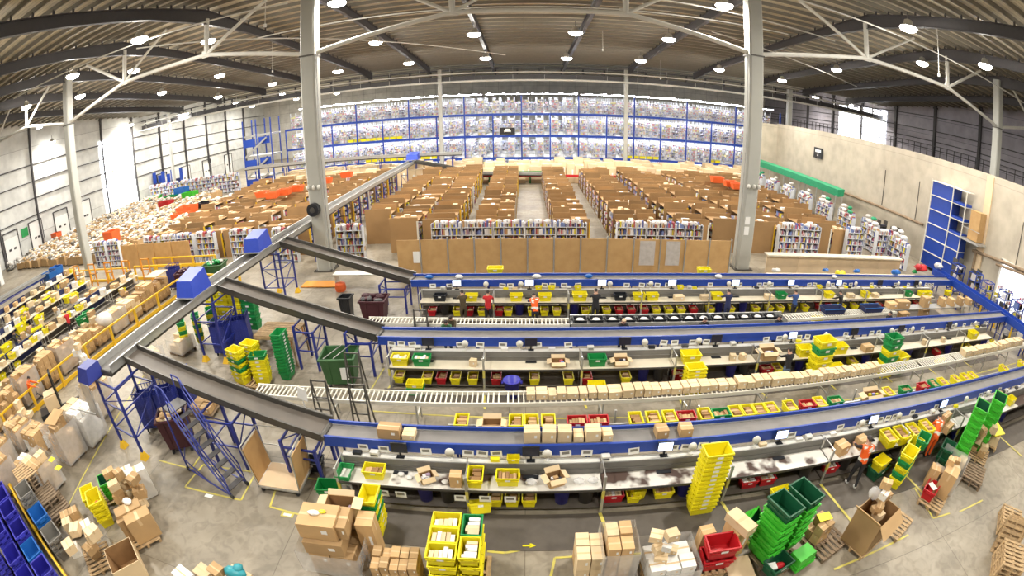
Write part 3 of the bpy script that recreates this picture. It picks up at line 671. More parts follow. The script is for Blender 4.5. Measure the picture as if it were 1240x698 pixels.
BINS = [(P(12+11*k, 322-5.5*k, .6).x, P(12+11*k, 322-5.5*k, .6).y) for k in range(9)] + [(max(P(a_, b_, c_).x, XL+2.6), P(a_, b_, c_).y) for a_, b_, c_ in ((138, 300, .3), (38, 297, .5), (60, 301, .3), (228, 262, .6), (220, 268, .6), (250, 256, .6), (202, 252, .5), (188, 243, .4), (208, 243, .4), (231, 243, .4), (221, 240, .4))]
BG = [bag_proto(40+i) for i in range(6)]
random.seed(9)
n = 0
for i in range(12):
    for j in range(15):
        x, y = -37.5 - i*2.35 - (j % 2)*.3, 33.0 + j*2.15 + U(-.2, .2)
        if x < XL+3 or (i == 0 and j < 3): continue
        if any(math.hypot(x-bx, y-by) < 2.4 for bx, by in BINS): continue
        if 56 < y and x > -45: continue
        spawn(BG[random.randrange(6)], (x, y, 0), U(-.2, .2), 'pallet heaped with white bagged stock near the outer wall, %s row back' % ordw(j+1), 'bagged stock beside the outer wall', order='x', scale=(1, 1, U(.85, 1.25)))
# dark stillage row and coloured goods at the far left
for k in range(9):
    p = P(12+11*k, 322-5.5*k, .6)
    m = MB().box(-.7, .7, -.5, .5, .1, .2)
    for x in (-.7, 0, .7):
        for y in (-.5, .5): m.box(x-.03, x+.03, y-.03, y+.03, 0, 1.0)
    for z in (.5, .9): m.box(-.7, .7, -.52, -.48, z, z+.04).box(-.7, .7, .48, .52, z, z+.04)
    o = one('steel_stillage', 'stillage', 'dark steel stillage in the row before the bagged stock', m, 'dark_metal', 'steel stillages', loc=(p.x, p.y, 0))
    _link('white_bag', MB().blob((-.3, 0, .9), .4, .4, .3).blob((.35, .05, .85), .4, .35, .28).mesh('white_bag', 'white_bag', True), o)
for (px, py, z, w, d, h, mt, nm, lab) in [(138, 300, .3, 1.8, 1.4, 2.2, 'orange_plastic', 'orange_bin', 'orange bin near the far left wall'), (38, 297, .5, 1.8, 1.2, 1.8, 'orange_plastic', 'orange_bin', 'orange bin by the dock doors in the pale wall'),
        (60, 301, .3, 2.2, 1.4, .9, 'mid_blue', 'blue_cover', 'low blue covered pallet beside the orange bin'), (62, 343, .2, 1.6, 1.1, 1.3, 'mid_blue', 'blue_tub', 'bright blue tub beyond the left packing lines'), (70, 336, .2, 1.6, 1.1, 1.3, 'mid_blue', 'blue_tub', 'second bright blue tub beyond the left packing lines'),
        (228, 262, .6, 2.6, 1.8, 1.9, 'orange_plastic', 'orange_bin', 'large orange bin behind the brown shelving on the left'), (220, 268, .6, 2.2, 1.6, 1.6, 'orange_plastic', 'orange_bin', 'orange bin before the large orange one on the left'), (250, 256, .6, 2.4, 1.6, 1.8, 'black_plastic', 'black_bin', 'black bin behind the brown shelving on the left'),
        (202, 252, .5, 2.4, 1.5, 1.6, 'red_plastic', 'red_bin', 'dark red bin beyond the bagged stock'), (188, 243, .4, 2.8, 1.6, 1.3, 'lime_plastic', 'green_bin', 'lime green bin beyond the bagged stock, left one'), (208, 243, .4, 2.4, 1.6, 1.3, 'green_plastic', 'green_bin', 'green bin beyond the bagged stock, middle one'), (231, 243, .4, 2.6, 1.6, 1.8, 'lime_plastic', 'green_bin', 'lime green bin beside the blue one beyond the bags'),
        (221, 240, .4, 2.6, 1.6, 2.2, 'mid_blue', 'blue_bin', 'blue bin between lime green ones beyond the bags')]:
    p = P(px, py, z); one(nm, 'bin', lab, MB().shell(w*.85, d*.85, w, d, 0, h, .05), mt, loc=(max(p.x, XL+2.6), p.y, 0))
for px, py, h, lab in ((183, 236, 5.0, 'left'), (200, 232, 4.2, 'middle'), (216, 228, 4.8, 'right')):
    p = P(px, py, 1.0); m = MB().box(-1.2, 1.2, -.5, .5, 0, h*.6)
    for x in (-1.25, 1.2): m.box(x, x+.08, -.5, .5, 0, h, 1)
    one('blue_rack', 'rack', 'tall blue rack of dark goods against the pale wall, %s one' % lab, m, ['cloth_navy', 'blue_steel'], loc=(max(p.x, XL+1.6), p.y, 0))
# long shelf run before the mezzanine on the left
for k in range(9):
    x = -64.5 + 2.66*k
    if k == 8: continue
    spawn(BK[k % 4], (x, 67.2+.0*k, 0), 0, 'white-framed bookcase in the run left of the blue stair tower', 'bookcases left of the stair tower', scale=(1, 1, 1.35))

# ================================================================== TOTES, BINS, CRATES
def tote_proto(kind, rim, name='plastic_tote'):
    m = MB().shell(.50, .32, .57, .385, 0, .30, .010, mi=0, mi2=1)
    for x in (-.16, 0, .16): m.box(x-.01, x+.01, -.198, -.184, .215, .275).box(x-.01, x+.01, .184, .198, .215, .275)
    r = MB()
    for z0, z1, g, gi in ((.275, .315, .02, .0085), (.20, .215, .008, .016)):
        W, D = .57/2+g, .385/2+g; w, d = .57/2-gi, .385/2-gi
        r.box(-W, W, -D, -d, z0, z1).box(-W, W, d, D, z0, z1).box(-W, -w, -d, d, z0, z1).box(w, W, -d, d, z0, z1)
    for s in (-1, 1): r.box(s*.30-.02, s*.30+.02, -.09, .09, .235, .275)
    lb = MB().box(-.07, .07, -.203, -.198, .205, .275)
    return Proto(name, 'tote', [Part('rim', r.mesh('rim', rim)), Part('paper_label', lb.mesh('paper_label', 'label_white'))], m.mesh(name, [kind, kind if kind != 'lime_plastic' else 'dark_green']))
TY = tote_proto('yellow_plastic', 'yellow_plastic'); TG = tote_proto('green_plastic', 'green_plastic'); TR = tote_proto('red_plastic', 'red_plastic')
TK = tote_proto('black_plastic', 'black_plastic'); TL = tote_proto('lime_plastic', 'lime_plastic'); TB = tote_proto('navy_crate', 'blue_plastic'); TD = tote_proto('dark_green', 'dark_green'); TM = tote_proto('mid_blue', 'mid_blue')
TGR = tote_proto('grey_crate', 'grey_crate')
TT = {'y': (TY, 'yellow'), 'g': (TG, 'green'), 'r': (TR, 'red'), 'k': (TK, 'black'), 'l': (TL, 'lime green'), 'b': (TB, 'dark blue'), 'd': (TD, 'dark green'), 'm': (TM, 'bright blue'), 'e': (TGR, 'grey')}
def tote(c, x, y, z, rz, where, group=None, order='x', rot=None, sc_=1.0, fill=0):
    pr, nm = TT[c]
    o = spawn(pr, (x, y, z+.003), rz, ('%s tote %s' if ' tower' in where or ' pair' in where else '%s plastic tote %s') % (nm, where), group, rot, (sc_, sc_, sc_), order)
    if fill:
        m = MB()
        for i in range(5): m.box(-.24+.095*i, -.155+.095*i, -.15, .15*U(.2, 1), .08, .24+U(0, .05), int(R()*2))
        _link('contents', m.mesh('contents', ['white_pack', 'pale_card'] if fill == 1 else ['inside_card', 'cardboard']), o)['kind'] = 'stuff'
    return o
def tstack(cs, x, y, z, rz, where, lean=(0, 0), step=.122, sc_=1.0, fill=0):
    step = max(step, .122); lean = (min(lean[0], .002), lean[1])
    """nested stack of totes, bottom first"""
    n = len(cs)
    for i, c in enumerate(cs):
        k = n - i
        w_ = 'topmost of' if k == 1 else ('bottom one of' if i == 0 else '%s from top in' % ordw(k))
        tote(c, x+lean[0]*i, y+lean[1]*i, z+step*i*sc_, rz + (U(-.008, .008) if step > .16 else 0), '%s %s' % (w_, where), 'totes of the nested tower ' + where.split(' tower ')[-1] if ' tower ' in where else 'nested totes', None, None, sc_, fill if k == 1 else 0)
def bin_proto(kind, name, cat):
    m = MB().lathe([(.001, 0), (.19, 0), (.255, .62), (.275, .62), (.275, .65), (.24, .65), (.178, .03), (.001, .03)], 18)
    h = MB().box(-.03, .03, -.06, .06, .52, .56).mesh('handle', kind)
    return Proto(name, cat, [Part('handle', h, loc=(-.29, 0, 0)), Part('handle', h, loc=(.29, 0, 0))], m.mesh(name, kind, True))
BB = bin_proto('blue_plastic', 'waste_bin', 'bin'); BGY = bin_proto('grey_plastic', 'waste_bin', 'bin')

# ================================================================== PACKING ROWS
ROWS = {3: (9.03, 'front packing row', 29.0), 2: (15.15, 'middle packing row', 29.6), 1: (21.2, 'rear packing row', 29.8)}
BE = [-5.05 + 3.52*i for i in range(10)]
worktop_m = MB().box(-1.74, 1.74, -.03, .62, .86, .9).mesh('worktop', 'worktop'); worktop_p = MB().box(-1.74, 1.74, -.03, .62, .86, .9).mesh('worktop', 'worktop_pale')
lip_m = MB().box(-1.74, 1.74, -.05, -.03, .83, .905).mesh('front_edge', 'dark_metal')
lower_m = MB().box(-1.74, 1.74, .02, .60, .14, .17).box(-1.74, 1.74, .60, .62, .0, .5).mesh('lower_shelf', 'shelf_dark')
back_m = MB().box(-1.74, 1.74, .63, .66, .86, 1.26).box(-1.74, 1.74, .60, .64, 1.05, 1.07).mesh('backboard', 'backboard')
ledge_m = MB().box(-1.74, 1.74, .665, .86, 1.24, 1.27).mesh('ledge', 'white_paint')
post_m = MB().box(-1.77, -1.70, -.05, .0, 0, 1.36).mesh('post', 'galvanised'); 
stripe_m = MB().box(-1.774, -1.695, -.055, .01, .55, .855).mesh('tape_band', 'line_yellow')
rear_m = MB().box(-1.77, -1.70, .60, .66, 0, 1.27).mesh('rear_post', 'galvanised')
arm_m = MB().bar((-1.735, -.02, 1.34), (-1.735, .64, 1.34), .03).box(-1.75, -1.72, .61, .64, 1.27, 1.34).mesh('arm', 'galvanised')
def bench(top): return Proto('packing_bench', 'workbench', [Part('worktop', top), Part('front_edge', lip_m), Part('lower_shelf', lower_m), Part('backboard', back_m), Part('ledge', ledge_m), Part('post', post_m, [Part('tape_band', stripe_m)]), Part('rear_post', rear_m), Part('arm', arm_m)])
BN = bench(worktop_m); BNP = bench(worktop_p)
MON = Proto('monitor', 'monitor', [Part('screen', MB().box(-.20, .20, -.034, -.03, -.14, .14).mesh('screen', 'screen')), Part('stand', MB().box(-.03, .03, 0, .03, -.32, -.1).box(-.11, .11, -.08, .06, -.335, -.32).mesh('stand', 'black_plastic')), Part('keyboard', MB().box(-.2, .2, -.34, -.20, -.70, -.68).mesh('keyboard', 'black_plastic'))], MB().box(-.225, .225, -.03, 0, -.165, .165).mesh('monitor', 'black_plastic'))
MONO = Proto('monitor', 'monitor', [Part('screen', MB().box(-.20, .20, -.034, -.03, -.14, .14).mesh('screen', 'screen_off')), MON.parts[1], MON.parts[2]], MON.mesh)
SHEET = Proto('paper_notice', 'paper', [Part('text_block', MB().box(-.1, .1, -.006, -.004, -.02, .07).mesh('text_block', 'grey_crate'))], MB().box(-.15, .15, -.004, 0, -.11, .11).mesh('paper_notice', 'label_white'))
FAN = Proto('desk_fan', 'fan', [Part('cage', MB().tube((0, -.07, .28), (0, -.01, .28), .125, n=16).mesh('cage', 'white_paint', True)), Part('motor', MB().tube((0, -.01, .28), (0, .06, .28), .05, n=10).mesh('motor', 'white_paint')), Part('stand', MB().tube((0, .01, .01), (0, .01, .24), .015, n=6).lathe([(.001, .03), (.07, .02), (.08, .002)], 12, (0, .0, 0)).mesh('stand', 'white_paint'))])
SCAN = Proto('label_printer', 'printer', [Part('slot', MB().box(-.09, .09, -.095, -.088, .05, .08).mesh('slot', 'black_plastic'))], MB().box(-.12, .12, -.09, .085, 0, .15).mesh('label_printer', 'white_paint', bevel=.02))
for _k in ('U1', 'U2', 'U3'): OCC[_k] = [(-5.05+3.52*i-.02, .06) for i in range(10)]
def conveyor(name, lab, x0, x1, yf, yr, z, mats=('blue_steel', 'belt'), cat='conveyor'):
    e = _link(name, None, None); e.location = (x0, (yf+yr)/2, 0); e['label'] = lab; e['category'] = cat; TOP.append((e, None))
    d = (yr-yf)/2; L_ = x1-x0
    _link('belt', MB().box(0, L_, -d, d, z-.10, z-.06).tube((0, -d, z-.12), (0, d, z-.12), .06).tube((L_, -d, z-.12), (L_, d, z-.12), .06).mesh('belt', mats[1]), e)
    fr = MB().box(0, L_, -d-.04, -d, z-.36, z-.12).box(0, L_, -d-.055, -d+.01, z-.14, z+.0)
    _link('front_rail', fr.mesh('front_rail', mats[0]), e)
    rr = MB().box(0, L_, d, d+.04, z-.3, z+.08).box(0, L_, d-.005, d+.055, z+.06, z+.09)
    _link('rear_rail', rr.mesh('rear_rail', mats[0]), e)
    _link('guide_strip', MB().box(0, L_, d-.03, d, z-.06, z-.02).box(0, L_, -d, -d+.03, z-.06, z-.04).mesh('guide_strip', 'galvanised'), e)
    k = 0
    while k*3.5 < L_:
        x = min(k*3.5+.3, L_-.1); _link('leg', MB().box(x-.03, x+.03, -d+.02, -d+.08, 0, z-.1).box(x-.03, x+.03, d-.08, d-.02, 0, z-.1).box(x-.02, x+.02, -d+.08, d-.08, .4, .45).mesh('leg', 'blue_frame'), e); k += 1
    return e
BZ = 1.72
MONPX = {3: [(483, 0), (643, 0), (806, 1), (947, 1), (1058, 1), (1143, 1)], 2: [(518, 0), (643, 0), (757, 0), (868, 0), (960, 1), (1035, 0), (1092, 0), (1150, 0)], 1: [(553, 1), (641, 1), (729, 1), (814, 1), (891, 1), (958, 1), (1016, 1), (1066, 0), (1110, 0)]}
for r_, (y0, nm, xe) in ROWS.items():
    random.seed(30 + r_)
    dy = .88
    for i in range(len(BE)-1):
        spawn(BN if r_ == 3 else BNP, ((BE[i]+BE[i+1])/2, y0, 0), label='steel packing bench with pale worktop in the %s' % nm, group='benches of the ' + nm)
    conveyor('belt_conveyor', 'long grey belt conveyor with blue sides behind the %s' % nm, -5.6, xe, y0+dy+.04, y0+dy+.62, BZ)
    for px, on in MONPX[r_]:
        x = slot('L%d' % r_, XA(px, y0+.75, 1.6), .24)
        spawn(MON if on else MONO, (x, y0+.765, 1.611), 0, ('monitor with glowing pale-blue screen' if on else 'dark switched-off monitor') + ' above the ' + nm, 'monitors of the ' + nm)
    for i in range(32):
        x = slot('N%d' % r_, U(-4.9, 27.2), .18)
        spawn(SHEET, (x, y0+dy-.008, 1.425+U(-.01, .01)), 0, 'white paper notice fixed to the blue conveyor side of the ' + nm, 'paper notices of the ' + nm, rot=(0, U(-.12, .12), 0))
    for i in range(15):
        x = BE[0] + .9 + i*2.1 + U(-.3, .3)
        x = slot('L%d' % r_, x, .15)
        spawn(FAN if i % 3 else SCAN, (x, y0+.765, 1.273), U(-.1, .1), ('small white desk fan' if i % 3 else 'white label printer') + ' on the ledge of the ' + nm, ('desk fans of the ' if i % 3 else 'label printers of the ') + nm)
    for i in range(14):
        x = slot('L%d' % r_, U(-4.8, 26.4), .13); c = random.choice(['white_pack', 'black_plastic', 'yellow_plastic', 'pale_card', 'grey_plastic'])
        one('small_packet', 'packet', 'small %s packet lying on the ledge of the %s' % ({'white_pack': 'white', 'black_plastic': 'black', 'yellow_plastic': 'yellow', 'pale_card': 'brown', 'grey_plastic': 'grey'}[c], nm), MB().box(-.12, .12, -.07, .07, 0, .09), c, 'packets of the ' + nm, loc=(x, y0+.765, 1.273))
    # dark mats where the packers stand
    one('rubber_mat', 'mat', 'long dark rubber mat along the foot of the ' + nm, MB().box(-4.9 if r_ == 3 else -5.3, 27, y0-(1.35 if r_ == 3 else .95 if r_ == 2 else 1.2), y0-.07, .002, .014), 'shelf_dark')
# white papers hung low under the front bench
for px in (466, 487, 558, 588, 618):
    x = XA(px, 9.05, .5); spawn(SHEET, (x, 8.97, .62), 0, 'white paper card hanging under the worktop of the front packing row', 'cards under the front worktops')
def at(px, y, z=0): return XA(px, y, z)
F3, F2, F1 = 9.03, 15.15, 21.2
on = 'standing on the worktop of the %s packing row'; un = 'stored under the worktop of the %s packing row'
for c, px, rz in [('y', 454, 0), ('y', 576, PI/2), ('y', 615, 0)]: tote(c, slot('T3', at(px, F3+.3, 1), .32 if rz == 0 else .24), F3+.305, .9, rz, on % 'front', fill=2)
tote('g', at(417, F3+.2, 1), F3+.25, .75, PI/2, 'standing at the left end of the front packing row'); one('tote_stand', 'stand', 'small steel stand under the green tote at the row end', MB().box(-.2, .2, -.25, .25, .72, .745).box(-.2, -.16, -.25, -.21, 0, .72).box(.16, .2, -.25, -.21, 0, .72).box(-.2, -.16, .21, .25, 0, .72).box(.16, .2, .21, .25, 0, .72), 'galvanised', loc=(at(417, F3+.2, 1), F3+.25, 0))
for px, rz in [(1076, .4), (1091, .4), (1106, .4), (1122, .4)]: tote('y', slot('T3', at(px, F3+.1, 1), .29), F3+.22, .905, PI/2, on % 'front', fill=2, sc_=1.15)
tote('y', slot('T3', at(1224, F3+.3, 1), .35), F3+.33, .9, .1, on % 'front')
tote('y', slot('L3', at(632, F3+.8, 1.3), .2), F3+.735, 1.27, 0, 'small, up on the ledge above the front packing row', sc_=.55)
for c, px in [('y', 600), ('y', 613), ('y', 636), ('r', 738), ('y', 758), ('y', 803), ('r', 906), ('r', 926), ('r', 1005), ('y', 640+0)][:9]:
    tote(c, slot('U3', at(px, F3+.25, .3), .22 if px in (600, 613, 636, 758) else .31), F3+.30, .17, PI/2 if px in (600, 613, 636, 758) else 0, un % 'front', fill=2 if c == 'y' else 1, sc_=.92)
tote('y', at(945, F3-.3, .2), F3-.36, .02, .12, 'half out on the mat under the front packing row', sc_=1.1)
for pr, px, cl in [(BB, 516, 'blue'), (BGY, 543, 'dark grey'), (BB, 680, 'blue'), (BGY, 710, 'dark grey'), (BB, 823, 'blue'), (BGY, 974, 'dark grey'), (BGY, 990, 'dark grey'), (BB, 1063, 'blue'), (BB, 1150, 'blue'), (BB, 1212, 'blue'), (BGY, 1190, 'dark grey')]:
    spawn(pr, (slot('U3', at(px, F3+.3, .3), .29), F3+.30, .174), label='%s waste bin under the worktop of the front packing row' % cl, group='waste bins of the front packing row', scale=(.9, .9, .98))
# middle row
for c, px in [('y', 485), ('g', 511), ('g', 723), ('y', 836), ('y', 974), ('y', 1016), ('y', 1178), ('g', 1082)]: tote(c, slot('T2', at(px, F2+.25, 1), .34 if px < 800 else .39), F2+.29, .9, 0, on % 'middle', fill=(1 if px in (485, 511) else 0), sc_=1.1 if px < 800 else 1.25)
for c, px in [('y', 484), ('r', 535), ('y', 552), ('y', 573), ('r', 601), ('y', 647), ('y', 688), ('r', 709), ('y', 757), ('r', 823), ('r', 928), ('y', 941), ('y', 1032), ('r', 1134), ('y', 1203), ('y', 518), ('y', 1173)]:
    _t = R() < .7; tote(c, slot('U2', at(px, F2+.25, .3), .21 if _t else .29), F2+.30, .17, PI/2*_t, un % 'middle', fill=2, sc_=.92)
for c, px, z in [('g', 504, 0), ('y', 504, .17), ('y', 722, .0), ('y', 722, .135), ('y', 1137, 0), ('y', 1170, 0)]: tote(c, at(px, F2-.25, .3), F2-.34, .02+z, (.2 if px > 1000 else 0), 'on the mat before the middle packing row', sc_=1.05)
for pr, px, cl in [(BB, 620, 'blue'), (BB, 778, 'blue'), (BGY, 797, 'dark grey'), (BB, 884, 'blue'), (BGY, 903, 'dark grey'), (BB, 967, 'blue'), (BB, 1047, 'blue'), (BB, 1098, 'blue'), (BGY, 1112, 'dark grey'), (BB, 1147, 'blue'), (BB, 1190, 'blue'), (BGY, 1215, 'dark grey')]:
    yy = F2-.42 if px == 620 else F2+.30
    spawn(pr, (at(px, yy, .3) if px == 620 else slot('U2', at(px, yy, .3), .29), yy, .017 if px == 620 else .174), label='%s waste bin under the worktop of the middle packing row' % cl if px != 620 else 'bright blue waste bin standing out before the middle packing row', group='waste bins of the middle packing row', scale=(1.15, 1.15, 1.1) if px == 620 else (.9, .9, .98))
tstack('yyyyyy', at(838, F2-.4, .4), F2-.5, .015, .05, 'the yellow tote tower before the middle packing row', sc_=1.25, step=.09)
tstack('yyyygy', at(988, F2-.5, .4), F2-.52, .015, .1, 'the yellow tote tower beside the black-clad packer', step=.2, sc_=1.55)
tstack('gy', at(988, F2-.5, .4)+1.05, F2-.52, .015, .05, 'the low green and yellow pair beside that tower', step=.17, sc_=1.45)
tstack('yygygg', at(1070, F2-.4, .5), F2-.6, .015, .1, 'the green-topped tote tower before the middle packing row', step=.2, sc_=1.5)
tstack('gyy', at(1070, F2-.4, .5)+1.05, F2-.5, .015, .1, 'the small yellow tote tower beside the green-topped one', step=.17, sc_=1.4)
# rear row
random.seed(14)
for c, px in [('k', 533), ('y', 571), ('y', 625), ('y', 702), ('k', 751), ('y', 790), ('y', 774), ('y', 868), ('g', 946), ('y', 1004), ('g', 1100), ('y', 1116), ('y', 1124), ('y', 1148), ('y', 1048), ('y', 660)]: tote(c, slot('T1', at(px, F1+.25, 1), .37 if px == 702 else .32), F1+.29, .9, 0, on % 'rear', sc_=1.15 if px == 702 else 1.0)
for px in range(524, 1165, 15):
    c = random.choice('ryyyry'); x = at(px, F1+.3, .3)
    if R() < .78: tote(c, slot('U1', x, .21), F1+.30, .17, PI/2, un % 'rear', fill=2, sc_=.92)
    else: spawn(BB if R() < .5 else BGY, (slot('U1', x, .29), F1+.30, .174), label='waste bin under the worktop of the rear packing row', group='waste bins of the rear packing row', scale=(.9, .9, .98))
for px in (632, 668, 700, 820, 1010): tote('y', slot('L1', at(px, F1+.7, 1.5), .2), F1+.735, 1.27, 0, 'up on the ledge of the rear packing row', sc_=.55)
for px, c in ((939, 'y'), (990, 'y')): tote(c, at(px, F1-.9, .3), F1-.95, .015, .1, 'on the floor before the rear packing row', sc_=1.2)
# parcels on worktops
random.seed(15)
def openbox(x, y, z, w, d, h, rz, label, group=None, fill=True):
    m = MB().shell(w, d, w, d, 0, h, .012, mi=0, mi2=1)
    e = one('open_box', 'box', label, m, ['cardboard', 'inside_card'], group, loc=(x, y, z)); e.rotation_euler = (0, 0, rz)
    for sx, sy in ((1, 0), (-1, 0), (0, 1), (0, -1)):
        f = MB()
        if sx: f.hexa([(sx*w/2, -d/2, h), (sx*(w/2+w*.33), -d/2, h-.05), (sx*(w/2+w*.33), d/2, h-.05), (sx*w/2, d/2, h), (sx*w/2, -d/2, h+.008), (sx*(w/2+w*.33), -d/2, h-.042), (sx*(w/2+w*.33), d/2, h-.042), (sx*w/2, d/2, h+.008)])
        else: f.hexa([(-w/2, sy*d/2, h), (-w/2, sy*(d/2+d*.3), h-.1 if sy < 0 else h+.1), (w/2, sy*(d/2+d*.3), h-.1 if sy < 0 else h+.1), (w/2, sy*d/2, h), (-w/2, sy*d/2, h+.008), (-w/2, sy*(d/2+d*.3), (h-.1 if sy < 0 else h+.1)+.008), (w/2, sy*(d/2+d*.3), (h-.1 if sy < 0 else h+.1)+.008), (w/2, sy*d/2, h+.008)])
        _link('flap', f.mesh('flap', 'pale_card'), e)
    if fill:
        g = MB()
        for _ in range(6): a, b = U(-w/2+.04, w/2-.16), U(-d/2+.03, d/2-.13); g.box(a, a+.12, b, b+.1, .03, h*U(.5, .95), int(R()*10))
        _link('contents', g.mesh('contents', STOCK), e)['kind'] = 'stuff'
    return e
openbox(slot('T2', at(676, F2+.25, 1), .44), F2+.25, .9, .5, .34, .22, 0, 'open cardboard box on the middle packing row, blue item inside'); openbox(slot('T2', at(752, F2+.25, 1), .44), F2+.25, .9, .5, .34, .22, 0, 'open cardboard box beside the green tote on the middle row')
openbox(slot('T2', at(930, F2+.2, 1), .6), F2+.22, .9, .7, .42, .38, 0, 'large open cardboard box left of the black-clad packer')
openbox(slot('T3', at(672, F3+.3, 1), .42), F3+.27, .9, .42, .34, .28, .35, 'tilted open cardboard box on the front packing row'); openbox(slot('T3', at(517, F3+.3, 1), .36), F3+.28, .9, .36, .3, .2, .5, 'torn open cardboard box amid paper on the front row')
carton(slot('T3', at(553, F3+.3, 1), .17), F3+.2, .9, .3, .3, .38, 0, label='upright brown box on the front packing row between yellow totes')
carton(slot('T3', at(1018, F3+.3, 1), .3), F3+.3, .9, .45, .4, .34, .25, label='brown box at the left of the orange-vested packer'); carton(slot('T3', at(1040, F3+.5, 1), .25), F3+.38, .9, .4, .35, .34, .2, label='paler brown box touching the orange-vested packer')
carton(slot('T2', at(1050, F2+.25, 1), .34), F2+.25, .9, .6, .4, .26, .1, label='wide brown box on the middle packing row beside a yellow tote')
for px in (573, 887, 899, 1119, 1142): carton(slot('T2', at(px, F2+.25, 1), .18), F2+.25, .9, .24, .22, .26, U(-.3, .5), 'pale_card', 'small pale box on the worktop of the middle packing row')
for px in (822, 858, 1030, 1060, 931): carton(slot('T1', at(px, F1+.25, 1), .3), F1+.25, .9, .5, .35, .22, U(-.1, .1), 'pale_card', 'pale box on the worktop of the rear packing row')
for px, y, w_, h_ in ((1122, F1-.95, .8, .55), (1098, F1-.95, .9, .35)): carton(at(px, y, 1), y, .02, w_, .4, h_, .1, label='brown box on the mat near the right end of the rear row')
for i, px in enumerate([545, 550, 557]): one('crumpled_paper', 'paper', 'crumpled white paper lying on the front worktop', MB().blob((0, 0, .055), .10, .08, .05), 'white_pack', 'crumpled papers', loc=(slot('T3', at(px-10*i, F3+.3, 1), .12), F3+.2+.1*i, .9))
for px in (653, 660, 668): one('plastic_wrap_ball', 'film', 'ball of crumpled clear film on the front worktop', MB().blob((0, 0, .085), .16, .12, .08), 'film', 'balls of film', loc=(slot('T3', at(px, F3+.3, 1), .18), F3+.25, .9))
# boxes riding the blue conveyors
for px, w_, h_ in [(472, .62, .32), (491, .34, .16), (644, .42, .36), (663, .36, .36), (681, .36, .36), (694, .26, .2), (713, .40, .36), (728, .26, .22), (801, .34, .26), (830, .36, .26)]:
    y = F3+1.21; carton(slot('B3', at(px, y, BZ+.1), w_/2+.02), y, BZ-.058, w_, .36, h_, U(-.05, .05), 'cardboard' if px in (472, 801, 830) else 'pale_card', 'brown box riding the belt behind the front packing row', 'boxes riding the front belt', name='parcel_box')
for px in (520, 556, 650, 713, 870, 1010): 
    one('blue_bundle', 'parcel', 'white and blue bundle on the rear belt', MB().blob((0, 0, .11), .22, .14, .1), random.choice(['white_pack', 'mid_blue']), 'bundles on the rear belt', loc=(at(px, F1+1.2, BZ), F1+1.2, BZ-.06))
# totes racked behind the front belt
SHY = 10.96
one('tote_shelf', 'shelf', 'narrow steel shelf of totes behind the front belt conveyor', MB().box(-2.2, 27, SHY-.2, SHY-.14, 1.42, 1.46).box(-2.2, 27, SHY+.12, SHY+.18, 1.42, 1.46).box(-2.2, -2.14, SHY-.2, SHY+.18, 0, 1.42).box(27, 27.06, SHY-.2, SHY+.18, 0, 1.42).box(8, 8.06, SHY-.2, SHY+.18, 0, 1.42).box(17, 17.06, SHY-.2, SHY+.18, 0, 1.42), 'galvanised')
slot('S', at(596, SHY+.1, 1.6), .45); slot('S', at(1056, SHY, 1.6), .65)
for c, px in [('y', 559), ('y', 623), ('y', 640), ('y', 664), ('r', 699), ('r', 725), ('y', 770), ('y', 791), ('y', 811), ('r', 829), ('y', 854), ('g', 873), ('y', 889), ('y', 904), ('y', 917), ('y', 931), ('y', 957), ('r', 978), ('y', 993), ('g', 1012), ('y', 1076), ('g', 1097), ('r', 1118), ('g', 1131), ('y', 1142), ('y', 1158), ('y', 1169), ('y', 1178), ('y', 1216), ('y', 1238)]:
    tote(c, slot('S', at(px, SHY, 1.7), .205 if c != 'r' and px not in (873, 1012, 1097) else .29), SHY+.02, 1.465, PI/2 if c != 'r' and px not in (873, 1012, 1097) else 0, 'on the narrow shelf behind the front belt', 'totes on the narrow shelf', fill=2, sc_=.93)
openbox(OCC['S'][0][0], SHY+.02, 1.47, .52, .34, .2, 0, 'flat open brown box on the narrow shelf behind the front belt', fill=False)
openbox(OCC['S'][1][0], SHY+.02, 1.47, .76, .34, .3, 0, 'wide brown box on the narrow shelf behind the front belt')
for px in (745, 845, 950, 1035): one('shelf_post', 'post', 'thin grey post rising behind the front belt', MB().box(-.03, .03, -.03, .03, 0, 1.75), 'galvanised', 'thin posts behind the front belt', loc=(at(px, SHY+.4, 1.5), SHY+.42, 0))

# ------------------------------------------------------------------ roller conveyors
roller_mesh = {}
def roller_line(lab, grp, p, q, w, z, pitch=.17, seg=3.0, mt='roller_metal'):
    p = Vector((p[0], p[1], 0)); q = Vector((q[0], q[1], 0)); L_ = (q-p).length; n = max(1, round(L_/seg)); a = math.atan2(q.y-p.y, q.x-p.x); s = L_/n
    rm = roller_mesh.setdefault(round(w, 2), MB().tube((0, -w/2, 0), (0, w/2, 0), .027, n=8).mesh('roller', mt))
    fr = MB().box(0, s-.005, -w/2-.05, -w/2, -.09, .045).box(0, s-.005, w/2, w/2+.05, -.09, .045).mesh('side_rail', mt)
    lg = MB()
    for y in (-w/2-.02, w/2): lg.box(.1, .15, y, y+.05, -z, -.08)
    lg.box(.1, .15, -w/2, w/2, -z*.6, -z*.6+.05)
    lg = lg.mesh('leg', 'galvanised')
    k = int(s/pitch)
    pr = Proto('roller_conveyor', 'conveyor', [Part('side_rail', fr), Part('leg', lg)] + [Part('roller', rm, loc=(pitch*(i+.5), 0, 0)) for i in range(k)])
    for i in range(n):
        c = p + (q-p)*(i/n); spawn(pr, (c.x, c.y, z), a, lab, grp)
roller_line('white roller conveyor section of the parcel line before the middle row', 'parcel line roller sections', (-9.7, 12.95), (29.5, 13.85), .62, 1.0)
roller_line('white roller conveyor section behind the middle row, left stretch', 'roller sections behind the middle row', (-7.0, 18.95), (1.85, 18.85), .55, 1.0)
